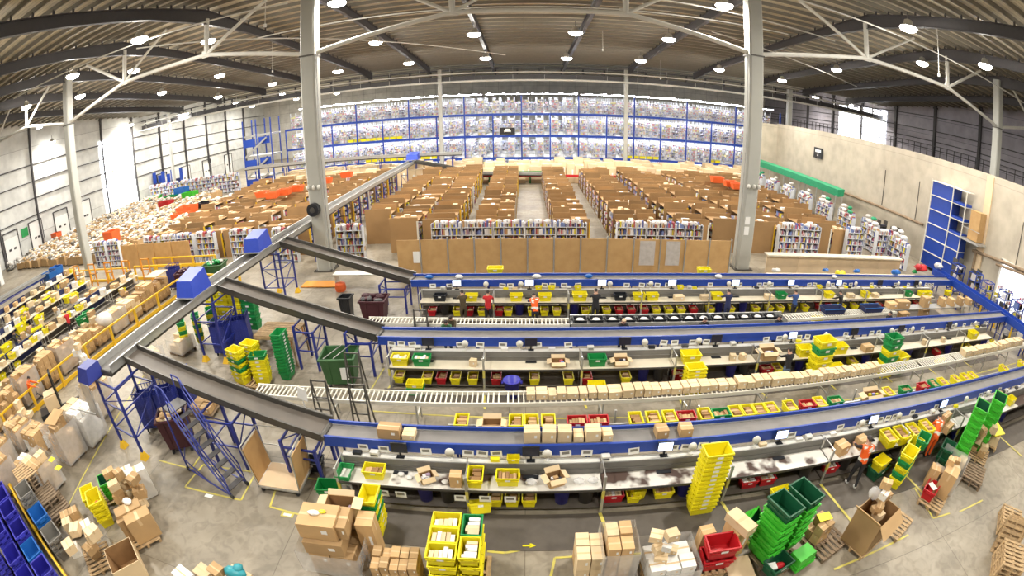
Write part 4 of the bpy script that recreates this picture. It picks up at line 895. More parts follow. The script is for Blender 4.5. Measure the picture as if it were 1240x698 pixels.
roller_line('white roller conveyor section behind the middle row, right stretch', 'right roller sections behind the middle row', (12.3, 18.9), (20.5, 19.3), .55, 1.0)
e = conveyor('tray_conveyor', 'grey-blue conveyor carrying black trays behind the middle row', 1.9, 12.2, 18.5, 19.1, 1.12, ('galvanised', 'black_plastic'))
i = 0; x = 2.3
while x < 12:
    t = one('black_tray', 'tray', 'black tray with white contents riding behind the middle row', MB().shell(.5, .4, .6, .46, 0, .14, .02), 'black_plastic', 'black trays behind the middle row', loc=(x, 18.8, 1.064))
    _link('contents', MB().lathe([(.001, .11), (.15, .10), (.19, .05)], 12).mesh('contents', 'white_pack'), t); x += .70
for px in (1008, 1055):
    x = at(px, 19.2, 1.1); t = one('dark_tray', 'tray', 'long dark tray on the rollers behind the middle row', MB().shell(1.3, .5, 1.45, .6, 0, .28, .03), 'cloth_navy', loc=(x, 19.2, 1.05))
    _link('rim', MB().box(-.75, .75, -.32, -.29, .26, .3).box(-.75, .75, .29, .32, .26, .3).mesh('rim', 'mid_blue'), t)
for px, w_, h_ in ((1080, .9, .3), (1093, 1.2, .4), (1120, .7, .6), (1141, .5, .5), (1152, .5, .45), (1163, .5, .5), (1173, .5, .4)):
    x = slot('BT', at(px, 19.5, 1.2), w_*.45); carton(x, 19.55, 1.05, w_*.85, .5, h_, U(-.1, .1), 'cardboard', 'brown box in the run at the right end behind the middle row', 'boxes at the right end behind the middle row')
one('box_table', 'table', 'low steel table under the brown boxes behind the middle row', MB().box(20.5, 29, 19.2, 19.9, 1.0, 1.04).box(20.5, 20.56, 19.2, 19.26, 0, 1).box(28.9, 29, 19.2, 19.26, 0, 1).box(20.5, 20.56, 19.8, 19.9, 0, 1).box(28.9, 29, 19.8, 19.9, 0, 1), 'galvanised')
def line_y(x): return 12.95 + (13.85-12.95)*(x+9.7)/39.2
random.seed(21)
def run(px0, px1, lo, hi, hh, grp):
    x, xe = XA(px0, 13.2, 1.15), XA(px1, 13.3, 1.15)
    while x < xe:
        w_ = U(lo, hi); carton(x+w_/2, line_y(x)+.02+U(-.04, .04), 1.046, w_-.035, U(.42, .5), hh+U(-.02, .05), U(-.015, .015)+.03, 'pale_card', 'pale box on the white parcel rollers, %s' % grp, 'pale boxes on the rollers, ' + grp, name='parcel_box'); x += w_
run(637, 738, .28, .42, .2, 'left-hand run'); run(739, 884, .26, .42, .24, 'central run'); run(893, 962, .30, .36, .26, 'right-hand block'); run(964, 1066, .26, .38, .24, 'rising right run'); run(1172, 1214, .28, .38, .26, 'short far run'); run(1216, 1240, .3, .4, .3, 'last run at the edge')

# ------------------------------------------------------------------ right-hand cross conveyor and frames
e = _link('cross_conveyor', None, None); e.location = (29.9, 14, 0); e['label'] = 'blue-sided conveyor crossing the right ends of the packing rows'; e['category'] = 'conveyor'; TOP.append((e, None))
_link('belt', MB().box(-.35, .35, -4, 10.4, 1.55, 1.6).mesh('belt', 'mid_blue'), e)
for x in (-.4, .35): _link('side_rail', MB().box(x, x+.05, -4, 10.4, 1.35, 1.8).mesh('side_rail', 'blue_steel'), e)
for y in (-3.5, 0, 3.5, 7, 10): _link('leg', MB().box(-.38, -.3, y, y+.08, 0, 1.4).box(.3, .38, y, y+.08, 0, 1.4).bar((-.34, y, .2), (.34, y, 1.2), .04).mesh('leg', 'blue_frame'), e)
random.seed(23)
for i in range(9):
    y = 9.5 + 1.75*i; x = 31.9 + (i % 2)*.6
    m = MB()
    for dx in (0, 1.1):
        for dy in (0, .8): m.box(dx, dx+.06, dy, dy+.06, 0, 2.3)
    for z in (.3, 1.0, 1.7, 2.25): m.box(0, 1.16, 0, .05, z, z+.05).box(0, 1.16, .8, .86, z, z+.05).box(0, .05, 0, .86, z, z+.05).box(1.1, 1.16, 0, .86, z, z+.05)
    f = one('blue_cage', 'cage', 'blue steel frame cage in the cluttered strip beyond the cross conveyor', m, 'blue_steel', 'blue cages beyond the cross conveyor', order='y', loc=(x, y, 0))
    g = MB()
    for z in (.35, 1.05, 1.75):
        for _ in range(5): a = U(.05, .8); g.box(a, a+U(.15, .3), .1, U(.4, .75), z, z+U(.15, .5), int(R()*10))
    _link('contents', g.mesh('contents', STOCK), f)['kind'] = 'stuff'
for i in range(18):
    y = 9 + .7*i; x = [34.3, 35.2][i % 2] + U(-.05, .05); hh = U(1.0, 2.0)
    m = MB().box(-.38, .38, -.3, .3, .12, .16)
    for dx in (-.36, .33):
        for dy in (-.28, .25): m.box(dx, dx+.03, dy, dy+.03, 0, hh)
    for z in (.7, 1.3): m.box(-.38, .38, -.3, .3, z*hh/2, z*hh/2+.03)
    f = one('stock_trolley', 'trolley', 'wire stock trolley of mixed goods in the clutter near the roller door', m, 'galvanised', 'stock trolleys near the roller door', order='y', loc=(x, y, 0))
    g = MB()
    for z in (.16, .35*hh+.03, .65*hh+.03, hh*.95):
        for _ in range(4): a = U(-.34, .1); b = U(-.25, .05); g.box(a, a+U(.12, .26), b, b+U(.1, .25), z, z+U(.08, .3), int(R()*10))
    _link('contents', g.mesh('contents', STOCK), f)['kind'] = 'stuff'
for i in range(16):
    y = 10 + R()*13; x = U(30.7, 31.4)
    if i < 9: one('yellow_guard_post', 'post', 'yellow guard post between the cross conveyor and the cages', MB().box(-.06, .06, -.06, .06, 0, 1.1).box(-.14, .14, -.14, .14, 0, .03), 'yellow_steel', 'yellow guard posts', order='y', loc=(31.25, 9.2+1.75*i, 0))
m = MB()
for k in range(6):
    z = .3 + 1.22*k
    m.box(34.6, 35.9, 27.6, 30.4, z, z+1.15, 0).box(34.5, 35.95, 27.55, 30.45, z+1.15, z+1.22, 1)
    m.box(34.6, 35.6, 25.9, 27.55, z, z+(.2 if k in (3, 4, 5) else 1.15), 0).box(34.5, 35.7, 25.85, 27.6, z+1.15, z+1.2, 1)
for y in (25.85, 27.55, 30.4): m.box(34.45, 34.55, y, y+.06, 0, 7.7, 1)
e = one('blue_lift_tower', 'goods lift', 'tall blue-panelled goods lift tower against the concrete partition', m, ['blue_steel', 'roller_metal'])
_link('door', MB().box(34.6, 35.6, 24.0, 25.2, 4.1, 6.4).mesh('door', 'plywood'), e)['label'] = 'brown board panel at the landing'
_link('landing', MB().box(34.3, 35.78, 23.6, 25.9, 3.9, 4.05).box(34.3, 34.35, 23.6, 25.9, 4.9, 4.95).mesh('landing', 'galvanised'), e)
m = MB().tube((35.7, 66, 2.9), (35.7, 32, 3.3), .13).tube((35.7, 25, 3.2), (35.7, 17, 3.9), .13).tube((35.7, 24.6, .2), (35.7, 24.6, 3.4), .13).tube((35.7, 22, 3.1), (35.7, 14, 4.1), .10)
one('wall_pipe', 'pipe', 'thick brown pipe running along the concrete partition', m, 'old_wood')
one('wall_pilaster', 'pilaster', 'pinkish concrete strip down the partition below the column', MB().box(35.82, 35.995, 23.9, 24.7, 0, 9.4), 'pale_ply')
for y in (20, 33.5, 39.0): one('wall_conduit', 'conduit', 'thin dark conduit running down the concrete partition', MB().box(35.93, 35.99, y, y+.05, 3.4, 7.0), 'dark_metal', 'conduits on the partition', order='y')
for k in range(4):
    m = MB()
    for z in range(7): m.box(-.5, .5, -.3, .3, .3*z, .3*z+.03).box(-.45, .4, -.25, .2, .3*z+.03, .3*z+U(.1, .25), 1)
    one('dark_rack', 'rack', 'narrow dark rack of parts below the concrete partition', m.box(-.5, -.46, -.3, .3, 0, 2.4).box(.46, .5, -.3, .3, 0, 2.4), ['dark_metal', 'stock_e'], 'dark racks by the partition', order='y', loc=(33.6+.4*(k % 2), 22.6+2.6*k+ (6 if k > 1 else 0), 0))
for (px, py, z, mt, nm, lab, s) in [(1116, 322, 1.2, 'red_plastic', 'red_bag', 'red plastic bag heaped at the right end of the rear row', 1.3), (1137, 320, 1.2, 'white_bag', 'white_bag', 'white bag beside the red one at the rear row end', 1.0), (1085, 328, 1.9, 'mid_blue', 'blue_bag', 'blue bag lying behind the rear belt on the right', .9), (1038, 327, 1.9, 'mid_blue', 'blue_bag', 'blue bag behind the rear belt near the middle right', .6), (1000, 326, 1.9, 'mid_blue', 'blue_bag', 'small blue bag behind the rear belt', .5), (1018, 329, 1.9, 'yellow_plastic', 'yellow_bag', 'flat yellow bag behind the rear belt', .9), (1108, 328, 1.5, 'green_plastic', 'green_bag', 'green bag beside the red one at the rear row end', .6), (940, 326, 1.9, 'white_bag', 'white_bag', 'white bag lying behind the rear belt by the thick column', .6)]:
    p = PYY(px, py, 24.3); one(nm, 'bag', lab, MB().blob((0, 0, .14*s), .5*s, .32*s, .16*s, jit=.3).blob((.3*s, .1, .15*s), .3*s, .25*s, .2*s, jit=.3).blob((-.3*s, -.05, .2*s), .22*s, .2*s, .22*s, jit=.3), mt, loc=(p.x, 24.3, max(.9, p.z-.3*s)), smooth=True)
x0 = at(960, 24.3, 1.8); one('long_table', 'table', 'long table behind the rear belt on the right', MB().box(14.3, 28, 23.7, 25.0, 1.0, 1.05).box(14.3, 14.4, 23.7, 25, 0, 1).box(27.9, 28, 23.7, 25, 0, 1), 'worktop_pale')
tote('y', at(600, 23.6, 1.95), 23.35, 1.5, 0, 'lying behind the rear belt before the plywood partition', sc_=1.3); tote('y', at(851, 23.6, 1.9), 23.35, 1.5, 0, 'behind the rear belt near the thick right column', sc_=1.2)
one('narrow_shelf', 'shelf', 'narrow shelf along the back of the rear belt', MB().box(-5, 14, 23.1, 23.6, 1.45, 1.5).box(-5, -4.95, 23.1, 23.6, 0, 1.45).box(13.95, 14, 23.1, 23.6, 0, 1.45), 'galvanised')

# ================================================================== HIGH CONVEYOR TRUNK AND ITS BRANCHES (left)
TX, TZ = -14.15, 3.2
def channel(name, p, q, w, mats, hside=.26, tail=True, lab=None, parent=None):
    """sloping trough conveyor from p to q"""
    p = Vector(p); q = Vector(q); d = (q-p).normalized(); a = d.cross(Vector((0, 0, 1))).normalized(); up = a.cross(d)
    e = parent
    if e is None: e = _link(name, None, None); e.location = (p.x, p.y, 0); e['label'] = lab; e['category'] = 'conveyor'; TOP.append((e, None))
    o = Vector((p.x, p.y, 0)) if parent is None else Vector(parent.location)
    P_ = p-o; Q_ = q-o
    _link('belt', MB().bar(P_, Q_, w, .05).mesh('belt', mats[0]), e)
    for s in (-1, 1):
        off = a*(s*w/2) + up*(hside/2-.06); _link('side_wall', MB().bar(P_+off, Q_+off, .035, hside).bar(P_+a*(s*(w/2+.03))+up*(hside-.06), Q_+a*(s*(w/2+.03))+up*(hside-.06), .07, .03).mesh('side_wall', mats[1]), e)
    _link('underframe', MB().bar(P_-up*.14, Q_-up*.14, w*.8, .12).mesh('underframe', mats[2]), e)
    if tail:
        for c in (P_, Q_): _link('end_roller', MB().tube(c-a*w/2, c+a*w/2, .09, n=12).mesh('end_roller', 'dark_metal'), e)
    return e
channel('trunk_conveyor', (TX, 9.7, TZ), (TX, 61, TZ-.2), .9, ('belt', 'galvanised', 'dark_metal'), .32, lab='long raised grey conveyor trunk running away on the left')
br = [((TX+.3, 10.95, TZ+.05), (-5.6, 10.25, 1.66), 'front'), ((TX+.3, 17.75, TZ+.05), (-5.6, 16.4, 1.66), 'middle'), ((TX+.3, 24.5, TZ+.05), (-5.6, 22.45, 1.66), 'rear')]
for p, q, w_ in br:
    channel('branch_conveyor', p, q, .82, ('dark_belt', 'dark_metal', 'dark_metal'), .24, lab='dark trough conveyor sloping down to the %s packing row' % w_)
p0, p1 = PYY(505, 203, 61), PYY(578, 219, 59.3); channel('branch_conveyor', (TX+.3, 60.4, 3.2), (p1.x, 59.6, 1.6), .8, ('dark_belt', 'dark_metal', 'dark_metal'), .24, lab='far dark conveyor sloping down at the end of the trunk')
channel('far_conveyor', (-40, 62.5, 3.9), (-8, 62.5, 3.7), .8, ('belt', 'galvanised', 'dark_metal'), .3, lab='grey overhead conveyor crossing before the mezzanine on the left')
channel('flat_conveyor', (p1.x, 59.6, 1.5), (3, 59.6, 1.3), .8, ('belt', 'galvanised', 'dark_metal'), .24, lab='low grey conveyor across the far aisle ends')
for k in range(7): one('conveyor_leg', 'support', 'thin blue leg frame under the far overhead conveyor', MB().box(-.05, .05, -.4, -.32, 0, 3.45).box(-.05, .05, .32, .4, 0, 3.45).box(-.04, .04, -.4, .4, 1.8, 1.86), 'blue_frame', 'legs of the far conveyor', loc=(-38+4.8*k, 62.5, 0))
def hood(x, y, z, lab, w=1.05, l=1.5, h=.95):
    m = MB().hexa([(x-w/2, y-l/2, z), (x+w/2, y-l/2, z), (x+w/2, y+l/2, z), (x-w/2, y+l/2, z), (x-w*.42, y-l/2+.15, z+h*.75), (x+w*.42, y-l/2+.15, z+h*.75), (x+w*.42, y+l/2-.2, z+h), (x-w*.42, y+l/2-.2, z+h)])
    e = one('junction_hood', 'hood', lab, m, 'blue_steel'); e.data.materials[0] = MATS['blue_hood']
    _link('rim', MB().box(x-w/2-.04, x+w/2+.04, y-l/2-.04, y+l/2+.04, z-.04, z+.02).mesh('rim', 'galvanised'), e)
mat('blue_hood', (.03, .07, .50), .4, noise=.15)
hood(TX-.05, 16.2, TZ+.28, 'bright blue hood over the trunk at the middle junction'); hood(TX-.05, 22.4, TZ+.28, 'bright blue hood over the trunk at the rear junction'); hood(TX, 61.8, TZ+.1, 'far blue hood at the end of the trunk', 1.6, 2, .9)
m = MB().hexa([(TX-.95, 8.9, 3.1), (TX-.1, 8.8, 3.1), (TX-.1, 9.7, 3.1), (TX-.95, 9.7, 3.1), (TX-.85, 9.05, 3.6), (TX-.2, 9.0, 3.6), (TX-.2, 9.7, 3.6), (TX-.85, 9.7, 3.6)])
e = one('trunk_end_guard', 'guard', 'dark blue guard and grey sheet at the near end of the trunk', m, 'blue_frame')
_link('sheet', MB().hexa([(TX-1.0, 8.95, 1.8), (TX-.15, 8.75, 1.8), (TX-.15, 8.8, 1.8), (TX-1.0, 9.0, 1.8), (TX-1.0, 8.95, 3.1), (TX-.15, 8.75, 3.1), (TX-.15, 8.8, 3.1), (TX-1.0, 9.0, 3.1)]).bar((TX-1.3, 8.6, 2.1), (TX-.3, 8.7, 2.0), .06).mesh('sheet', 'galvanised'), e)
def support(lab, pts, h, mt='blue_frame', brace=True, foot=True):
    c = sum((Vector((x, y, 0)) for x, y in pts), Vector())/len(pts)
    e = _link('support_frame', None, None); e.location = c; e['label'] = lab; e['category'] = 'support'; TOP.append((e, None))
    n = len(pts); hs = h if isinstance(h, (list, tuple)) else [h]*n
    for i in range(n):
        x, y = pts[i]; _link('leg', MB().box(x-c.x-.045, x-c.x+.045, y-c.y-.045, y-c.y+.045, 0, hs[i]).mesh('leg', mt), e)
        if foot: _link('foot', MB().hexa([(x-c.x-.16, y-c.y-.16, 0), (x-c.x+.16, y-c.y-.16, 0), (x-c.x+.16, y-c.y+.16, 0), (x-c.x-.16, y-c.y+.16, 0), (x-c.x-.06, y-c.y-.06, .3), (x-c.x+.06, y-c.y-.06, .3), (x-c.x+.06, y-c.y+.06, .3), (x-c.x-.06, y-c.y+.06, .3)]).mesh('foot', 'yellow_steel'), e)
        x2, y2 = pts[(i+1) % n]; h2 = min(hs[i], hs[(i+1) % n])
        a, b = Vector((x-c.x, y-c.y, 0)), Vector((x2-c.x, y2-c.y, 0)); Z = Vector((0, 0, 1)); m = MB()
        k = .9
        while k < h2-.1: m.bar(a+Z*k, b+Z*k, .05); k += 1.1
        m.bar(a+Z*(h2-.06), b+Z*(h2-.06), .06)
        if brace and i % 2: m.bar(a+Z*.9, b+Z*min(2.0, h2), .035)
        _link('brace', m.mesh('brace', mt), e)
    return e
support('tall blue support frame under the near end of the trunk', [(-14.7, 9.5), (-13.2, 9.2), (-13.2, 11.2), (-14.7, 11.4)], 2.94)
support('tall blue support frame under the middle trunk junction', [(-14.7, 16.3), (-13.4, 16.3), (-13.4, 18.0), (-14.7, 18.0)], 2.94)
support('tall blue support frame under the rear trunk junction', [(-14.7, 23.2), (-13.4, 23.2), (-13.4, 24.8), (-14.7, 24.8)], 2.94)
support('blue support frame halfway down the front sloping conveyor', [(-9.9, 9.8), (-8.7, 9.8), (-8.7, 11.0), (-9.9, 11.0)], [2.05, 1.85, 1.85, 2.05], foot=False)
support('low blue support frame at the foot of the front sloping conveyor', [(-7.0, 9.75), (-5.9, 9.7), (-5.9, 10.85), (-7.0, 10.9)], [1.5, 1.3, 1.3, 1.5], foot=False)
support('blue support frame halfway down the middle sloping conveyor', [(-9.3, 16.2), (-8.4, 16.1), (-8.4, 17.3), (-9.3, 17.4)], [2.0, 1.8, 1.8, 2.0], foot=False)
support('low blue support frame at the foot of the middle sloping conveyor', [(-6.9, 15.9), (-5.9, 15.9), (-5.9, 17.0), (-6.9, 17.0)], [1.9, 1.5, 1.5, 1.9], foot=False)
support('low blue support frame at the foot of the rear sloping conveyor', [(-7.2, 21.9), (-5.9, 21.9), (-5.9, 23.0), (-7.2, 23.0)], [1.55, 1.35, 1.35, 1.55], foot=False)
for k in range(6): support('slim blue support of the far trunk, between the shelf blocks', [(TX-.4, 30.5+5.2*k), (TX+.4, 30.5+5.2*k)], 2.9, foot=False)['group'] = 'far trunk supports'
# ladders leaning at the branch foot and thin stands by the belt ends
for (x, y, h, lab) in ((-6.7, 12.5, 1.9, 'thin dark A-frame stand between the roller line and the front belt'), (-5.3, 12.4, 1.9, 'second thin dark stand nearer the front belt'), (-6.2, 14.6, 1.8, 'thin dark stand beside the green skip'), (-4.4, 18.4, 1.8, 'thin dark stand at the left end of the rear rollers')):
    m = MB()
    for dx in (-.3, .3): m.bar((dx, -.2, 0), (dx*.9, 0, h), .045).bar((dx, .35, 0), (dx*.9, 0, h), .045)
    for z in (.35, .8, 1.25, h-.04): m.bar((-.29, -.2*(1-z/h), z), (.29, -.2*(1-z/h), z), .04)
    one('a_frame_stand', 'stand', lab, m, 'dark_metal', loc=(x, y, 0))
one('white_card', 'card', 'tilted white card on a stand beside the left roller line', MB().hexa([(-.18, 0, 1.2), (.18, 0, 1.05), (.2, .03, 1.5), (-.1, .03, 1.62), (-.18, .02, 1.2), (.18, .02, 1.05), (.2, .05, 1.5), (-.1, .05, 1.62)]).box(-.02, .02, .0, .03, 0, 1.2), 'label_white', loc=(-7.4, 12.4, 0))
one('extinguisher', 'extinguisher', 'small red extinguisher hung below the left roller line', MB().lathe([(.001, 0), (.13, 0), (.13, .55), (.05, .65), (.05, .72), (.001, .72)], 12), 'red_plastic', loc=(P(305, 455).x, P(305, 462).y, .01))

# ------------------------------------------------------------------ roll cages, skips, stairs
def cage_proto(w=.85, d=.75, h=1.75, mt='blue_frame'):
    def side(L_, ax):
        m = MB(); n = 6
        for i in range(n+1):
            t = L_*i/n
            m.box(*((t-.012, t+.012, -.012, .012) if ax == 'x' else (-.012, .012, t-.012, t+.012)), .2, h)
        for z in (.22, .6, 1.0, 1.4, h-.02):
            m.box(*((0, L_, -.012, .012) if ax == 'x' else (-.012, .012, 0, L_)), z-.012, z+.012)
        m.box(*((0, L_, -.004, .004) if ax == 'x' else (-.004, .004, 0, L_)), .25, h*.86)
        return m.mesh('side_frame', mt)
    cs = MB().tube((-.02, 0, .06), (.02, 0, .06), .06, n=10).box(-.03, .03, -.02, .02, .06, .17).mesh('caster', 'black_plastic')
    return Proto('roll_cage', 'roll cage', [Part('base', MB().box(0, w, 0, d, .17, .21).mesh('base', mt)), Part('side_frame', side(w, 'x')), Part('side_frame', side(w, 'x'), loc=(0, d, 0)), Part('side_frame', side(d, 'y')), Part('side_frame', side(d, 'y'), loc=(w, 0, 0))] + [Part('caster', cs, loc=(x, y, 0)) for x in (.08, w-.08) for y in (.08, d-.08)])
CG = cage_proto()
for (px, py, rz, lab) in [(178, 525, .5, 'blue roll cage under the near end of the trunk, outer one'), (200, 520, .55, 'blue roll cage under the near end of the trunk, middle one'), (215, 500, .3, 'blue roll cage behind the mobile stairs'), (262, 432, .1, 'blue roll cage under the middle junction, left one'), (286, 425, .35, 'blue roll cage under the middle junction, right one'), (206, 352, .2, 'blue roll cage beyond the yellow railing end')]:
    p = P(px, py, 0); spawn(CG, p, rz, lab)
def skip(loc, rz, w, d, h, body, lab, fill=None, name='wheeled_skip', cat='skip', lid=False):
    e = one(name, cat, lab, MB().shell(w*.82, d*.8, w, d, .2, h, .03, mi=0, mi2=1).box(-w/2-.05, w/2+.05, -d/2-.05, -d/2+.01, h-.08, h).box(-w/2-.05, w/2+.05, d/2-.01, d/2+.05, h-.08, h).box(-w/2-.05, -w/2+.01, -d/2, d/2, h-.08, h).box(w/2-.01, w/2+.05, -d/2, d/2, h-.08, h), [body, body], loc=loc)
    e.rotation_euler = (0, 0, rz)
    for x in (-.3, .3):
        for y in (-.28, .28): _link('caster', MB().tube((x*w/.9-.03, y*d/.8, .1), (x*w/.9+.03, y*d/.8, .1), .1, n=10).box(x*w/.9-.04, x*w/.9+.04, y*d/.8-.02, y*d/.8+.02, .1, .24).mesh('caster', 'black_plastic'), e)
    for x in (-w*.25, w*.25): _link('rib', MB().bar((x, -d*.41, .25), (x, -d*.51, h-.1), .05, .03).mesh('rib', body), e)
    if fill:
        m = MB()
        for _ in range(14): m.blob((U(-w*.35, w*.35), U(-d*.33, d*.33), h-.12+U(0, .25)), U(.1, .25), U(.1, .2), U(.06, .14), int(R()*len(fill)))
        _link('contents', m.mesh('contents', fill), e)['kind'] = 'stuff'
    return e
random.seed(31)
skip((P(403, 470).x+.35, 15.35, 0), .12, 1.35, 1.1, 1.35, 'skip_green', 'large open green wheeled skip between the sloping conveyors')
e = TOP[-1][0]; _link('lid_bar', MB().bar((-.5, -.5, 1.36), (.05, .5, 1.42), .03).bar((-.1, -.5, 1.36), (.4, .5, 1.42), .03).mesh('lid_bar', 'galvanised'), e); _link('paper_notice', MB().box(.12, .42, -.60, -.58, .5, 1.0).mesh('paper_notice', 'label_white'), e)
skip((P(220, 545).x, P(220, 545).y+.2, 0), .5, 1.15, .95, 1.45, 'maroon', 'dark maroon wheeled bin overflowing with brown paper beside the mobile stairs', ['cardboard', 'pale_card', 'white_pack'])
skip((P(455, 380).x+.3, 21.0, 0), .0, 1.25, 1.0, 1.25, 'maroon', 'dark maroon wheeled bin beside the foot of the rear slope', ['grey_plastic', 'maroon'])
skip((P(427, 380).x, 21.2, 0), .0, .6, .6, 1.25, 'black_plastic', 'narrow black wheeled bin left of the maroon one', None)
skip((P(229, 350).x, P(229, 350).y, 0), .3, 1.5, 1.2, 1.3, 'maroon', 'dark maroon bin beside the roll cage beyond the railing end', ['maroon'])
skip((P(262, 335).x, P(262, 335).y, 0), .2, 1.7, 1.3, 1.0, 'skip_green', 'low green skip under the trunk beyond the middle hood', ['green_plastic', 'white_bag'])
# mobile stairs
A = Vector((-8.5, 8.75, 0)); B = Vector((-10.75, 9.5, 0)); dd = (B-A).normalized(); nn = dd.cross(Vector((0, 0, 1)))
e = _link('mobile_stairs', None, None); e.location = A; e['label'] = 'blue wheeled mobile stairs with grey treads before the maroon bin'; e['category'] = 'stairs'; TOP.append((e, None))
Lr = (B-A).length; zt = 2.5; Z = Vector((0, 0, 1))
for s in (-1, 1):
    o_ = nn*s*.36
    _link('stringer', MB().bar(o_+Z*.1, o_+dd*Lr*.8+Z*zt, .05, .07).mesh('stringer', 'blue_frame'), e)
    _link('handrail', MB().tube(o_+Z*.9, o_+dd*Lr*.8+Z*(zt+.85), .022).tube(o_+dd*Lr*.8+Z*(zt+.85), o_+dd*Lr+Z*(zt+.85), .022).tube(o_+Z*.1, o_+Z*.9, .022).tube(o_+dd*Lr*.4+Z*1.2, o_+dd*Lr*.4+Z*2.1, .02).tube(o_+dd*Lr+Z*zt, o_+dd*Lr+Z*(zt+.85), .022).tube(o_+dd*Lr*.8+Z*zt, o_+dd*Lr*.8+Z*(zt+.85), .022).tube(o_+Z*.5, o_+dd*Lr*.8+Z*(zt+.45), .018).mesh('handrail', 'blue_frame', True), e)
    _link('rear_leg', MB().bar(o_+dd*Lr*1.02+Z*.1, o_+dd*Lr+Z*zt, .045).bar(o_+dd*Lr*.5+Z*.12, o_+dd*Lr+Z*.5, .03).bar(o_+Z*.12, o_+dd*Lr*1.02+Z*.12, .04).bar(o_+dd*Lr*.8+Z*1.2, o_+dd*Lr+Z*.5, .03).mesh('rear_leg', 'blue_frame'), e)
    for t in (.0, 1.02): c = o_+dd*Lr*t+Z*.09; _link('wheel', MB().tube(c-nn*.03, c+nn*.03, .09, n=12).mesh('wheel', 'black_plastic'), e)
for i in range(8):
    t = (i+.6)/8.4; c = dd*Lr*.8*t + Z*(.1+(zt-.1)*t)
    _link('tread', MB().bar(c-nn*.34, c+nn*.34, .22, .03).mesh('tread', 'grey_plastic'), e)
c = dd*Lr*.9+Z*zt; _link('platform', MB().bar(c-dd*.3, c+dd*.3, .72, .04).mesh('platform', 'grey_plastic'), e)
# open trolley with plywood ends
p = P(346, 590, 0); e = _link('plywood_trolley', None, None); e.location = (p.x, p.y+.22, 0); e.rotation_euler = (0, 0, .02); e['label'] = 'tubular trolley with pale base board and two plywood ends'; e['category'] = 'trolley'; TOP.append((e, None))
_link('base_board', MB().box(-.75, .65, -.55, .55, .22, .26).mesh('base_board', 'pale_ply'), e)
_link('base_frame', MB().box(-.78, .68, -.58, -.53, .17, .24).box(-.78, .68, .53, .58, .17, .24).box(-.78, -.73, -.58, .58, .17, .24).box(.63, .68, -.58, .58, .17, .24).mesh('base_frame', 'galvanised'), e)
for x, s in ((-.75, -1), (.65, 1)):
    _link('end_board', MB().hexa([(x-.015, -.5, .3), (x+.015, -.5, .3), (x+.015, .5, .3), (x-.015, .5, .3), (x-.015+s*.12, -.5, 1.55), (x+.015+s*.12, -.5, 1.55), (x+.015+s*.12, .5, 1.55), (x-.015+s*.12, .5, 1.55)]).mesh('end_board', 'plywood'), e)
    _link('end_frame', MB().tube((x, -.55, .2), (x+s*.14, -.55, 1.7), .02).tube((x, .55, .2), (x+s*.14, .55, 1.7), .02).tube((x+s*.14, -.55, 1.7), (x+s*.14, .55, 1.7), .02).mesh('end_frame', 'galvanised'), e)
_link('cross_bar', MB().tube((-.88, .55, 1.7), (.78, .55, 1.7), .018).tube((-.8, .55, 1.0), (.7, .55, 1.0), .015).mesh('cross_bar', 'galvanised'), e)
for x in (-.65, .55):
    for y in (-.5, .5): _link('caster', MB().tube((x-.03, y, .09), (x+.03, y, .09), .09, n=10).mesh('caster', 'black_plastic'), e)
tote('g', -5.55, 9.3, .02, .1, 'on the floor behind the plywood trolley', sc_=1.2); tote('k', -6.45, 10.3, .02, .1, 'on the floor behind the plywood trolley', sc_=1.2)

# ------------------------------------------------------------------ yellow guard rails and floor lines
def guard(lab, pts, h=1.1, mt='yellow_steel', low=.12):
    e = _link('guard_rail', None, None); p0 = Vector((*pts[0], 0)); e.location = p0; e['label'] = lab; e['category'] = 'guard rail'; TOP.append((e, None))
    for i in range(len(pts)-1):
        a, b = Vector((*pts[i], 0))-p0, Vector((*pts[i+1], 0))-p0; L_ = (b-a).length; n = max(1, round(L_/2.6)); Z = Vector((0, 0, 1))
        _link('top_rail', MB().bar(a+Z*h, b+Z*h, .08, .10).mesh('top_rail', mt), e); _link('bottom_rail', MB().bar(a+Z*low, b+Z*low, .08, .2).mesh('bottom_rail', mt), e)
        for k in range(n + (i == len(pts)-2)):
            c = a + (b-a)*k/n; _link('post', MB().box(c.x-.07, c.x+.07, c.y-.07, c.y+.07, 0, h+.02).box(c.x-.13, c.x+.13, c.y-.13, c.y+.13, 0, .03).mesh('post', mt), e)
guard('long yellow guard rail beside the carton loads on the left', [(-22.7, 3.0), (-22.65, 10), (-22.6, 17), (-22.6, 24.2), (-21.3, 25.3), (-17.4, 24.6)])
for a, b, lab in (((-39.5, 27), (-31.2, 27.1), 'yellow guard rail beyond the left packing lines, left one'), ((-30.4, 27.4), (-24.9, 27.4), 'yellow guard rail beyond the left packing lines, right one'), ((-29.5, 29), (-22.5, 29), 'orange-yellow rack rail before the plywood screens')):
    guard(lab, [a, b], 1.1 if 'rack' not in lab else 1.2, 'yellow_steel', .12 if 'rack' not in lab else .55)
for k in range(5): one('orange_barrier', 'barrier', 'orange-yellow steel barrier beyond the left packing lines', MB().box(-.05, .05, -.05, .05, 0, 1.9).box(.9, 1.0, -.05, .05, 0, 1.9).box(0, 1, -.04, .04, 1.0, 1.08).box(0, 1, -.04, .04, 1.8, 1.9).bar((0, 0, .1), (.95, 0, 1.0), .05), 'orange_steel', 'orange barriers', loc=(-38+2.3*k, 26+.2*k, 0))
guard('short yellow rail at the bottom left between crates and pallets', [(-18.4, 4.9), (-15.2, 3.93), (-11.9, 2.92)], .5, 'yellow_steel', .1)
LN = MB()
def line(p, q, w=.1, z=.006): LN.bar((p[0], p[1], z), (q[0], q[1], z), w, .008)
def lpx(a, b, w=.1): line(P(*a), P(*b), w)
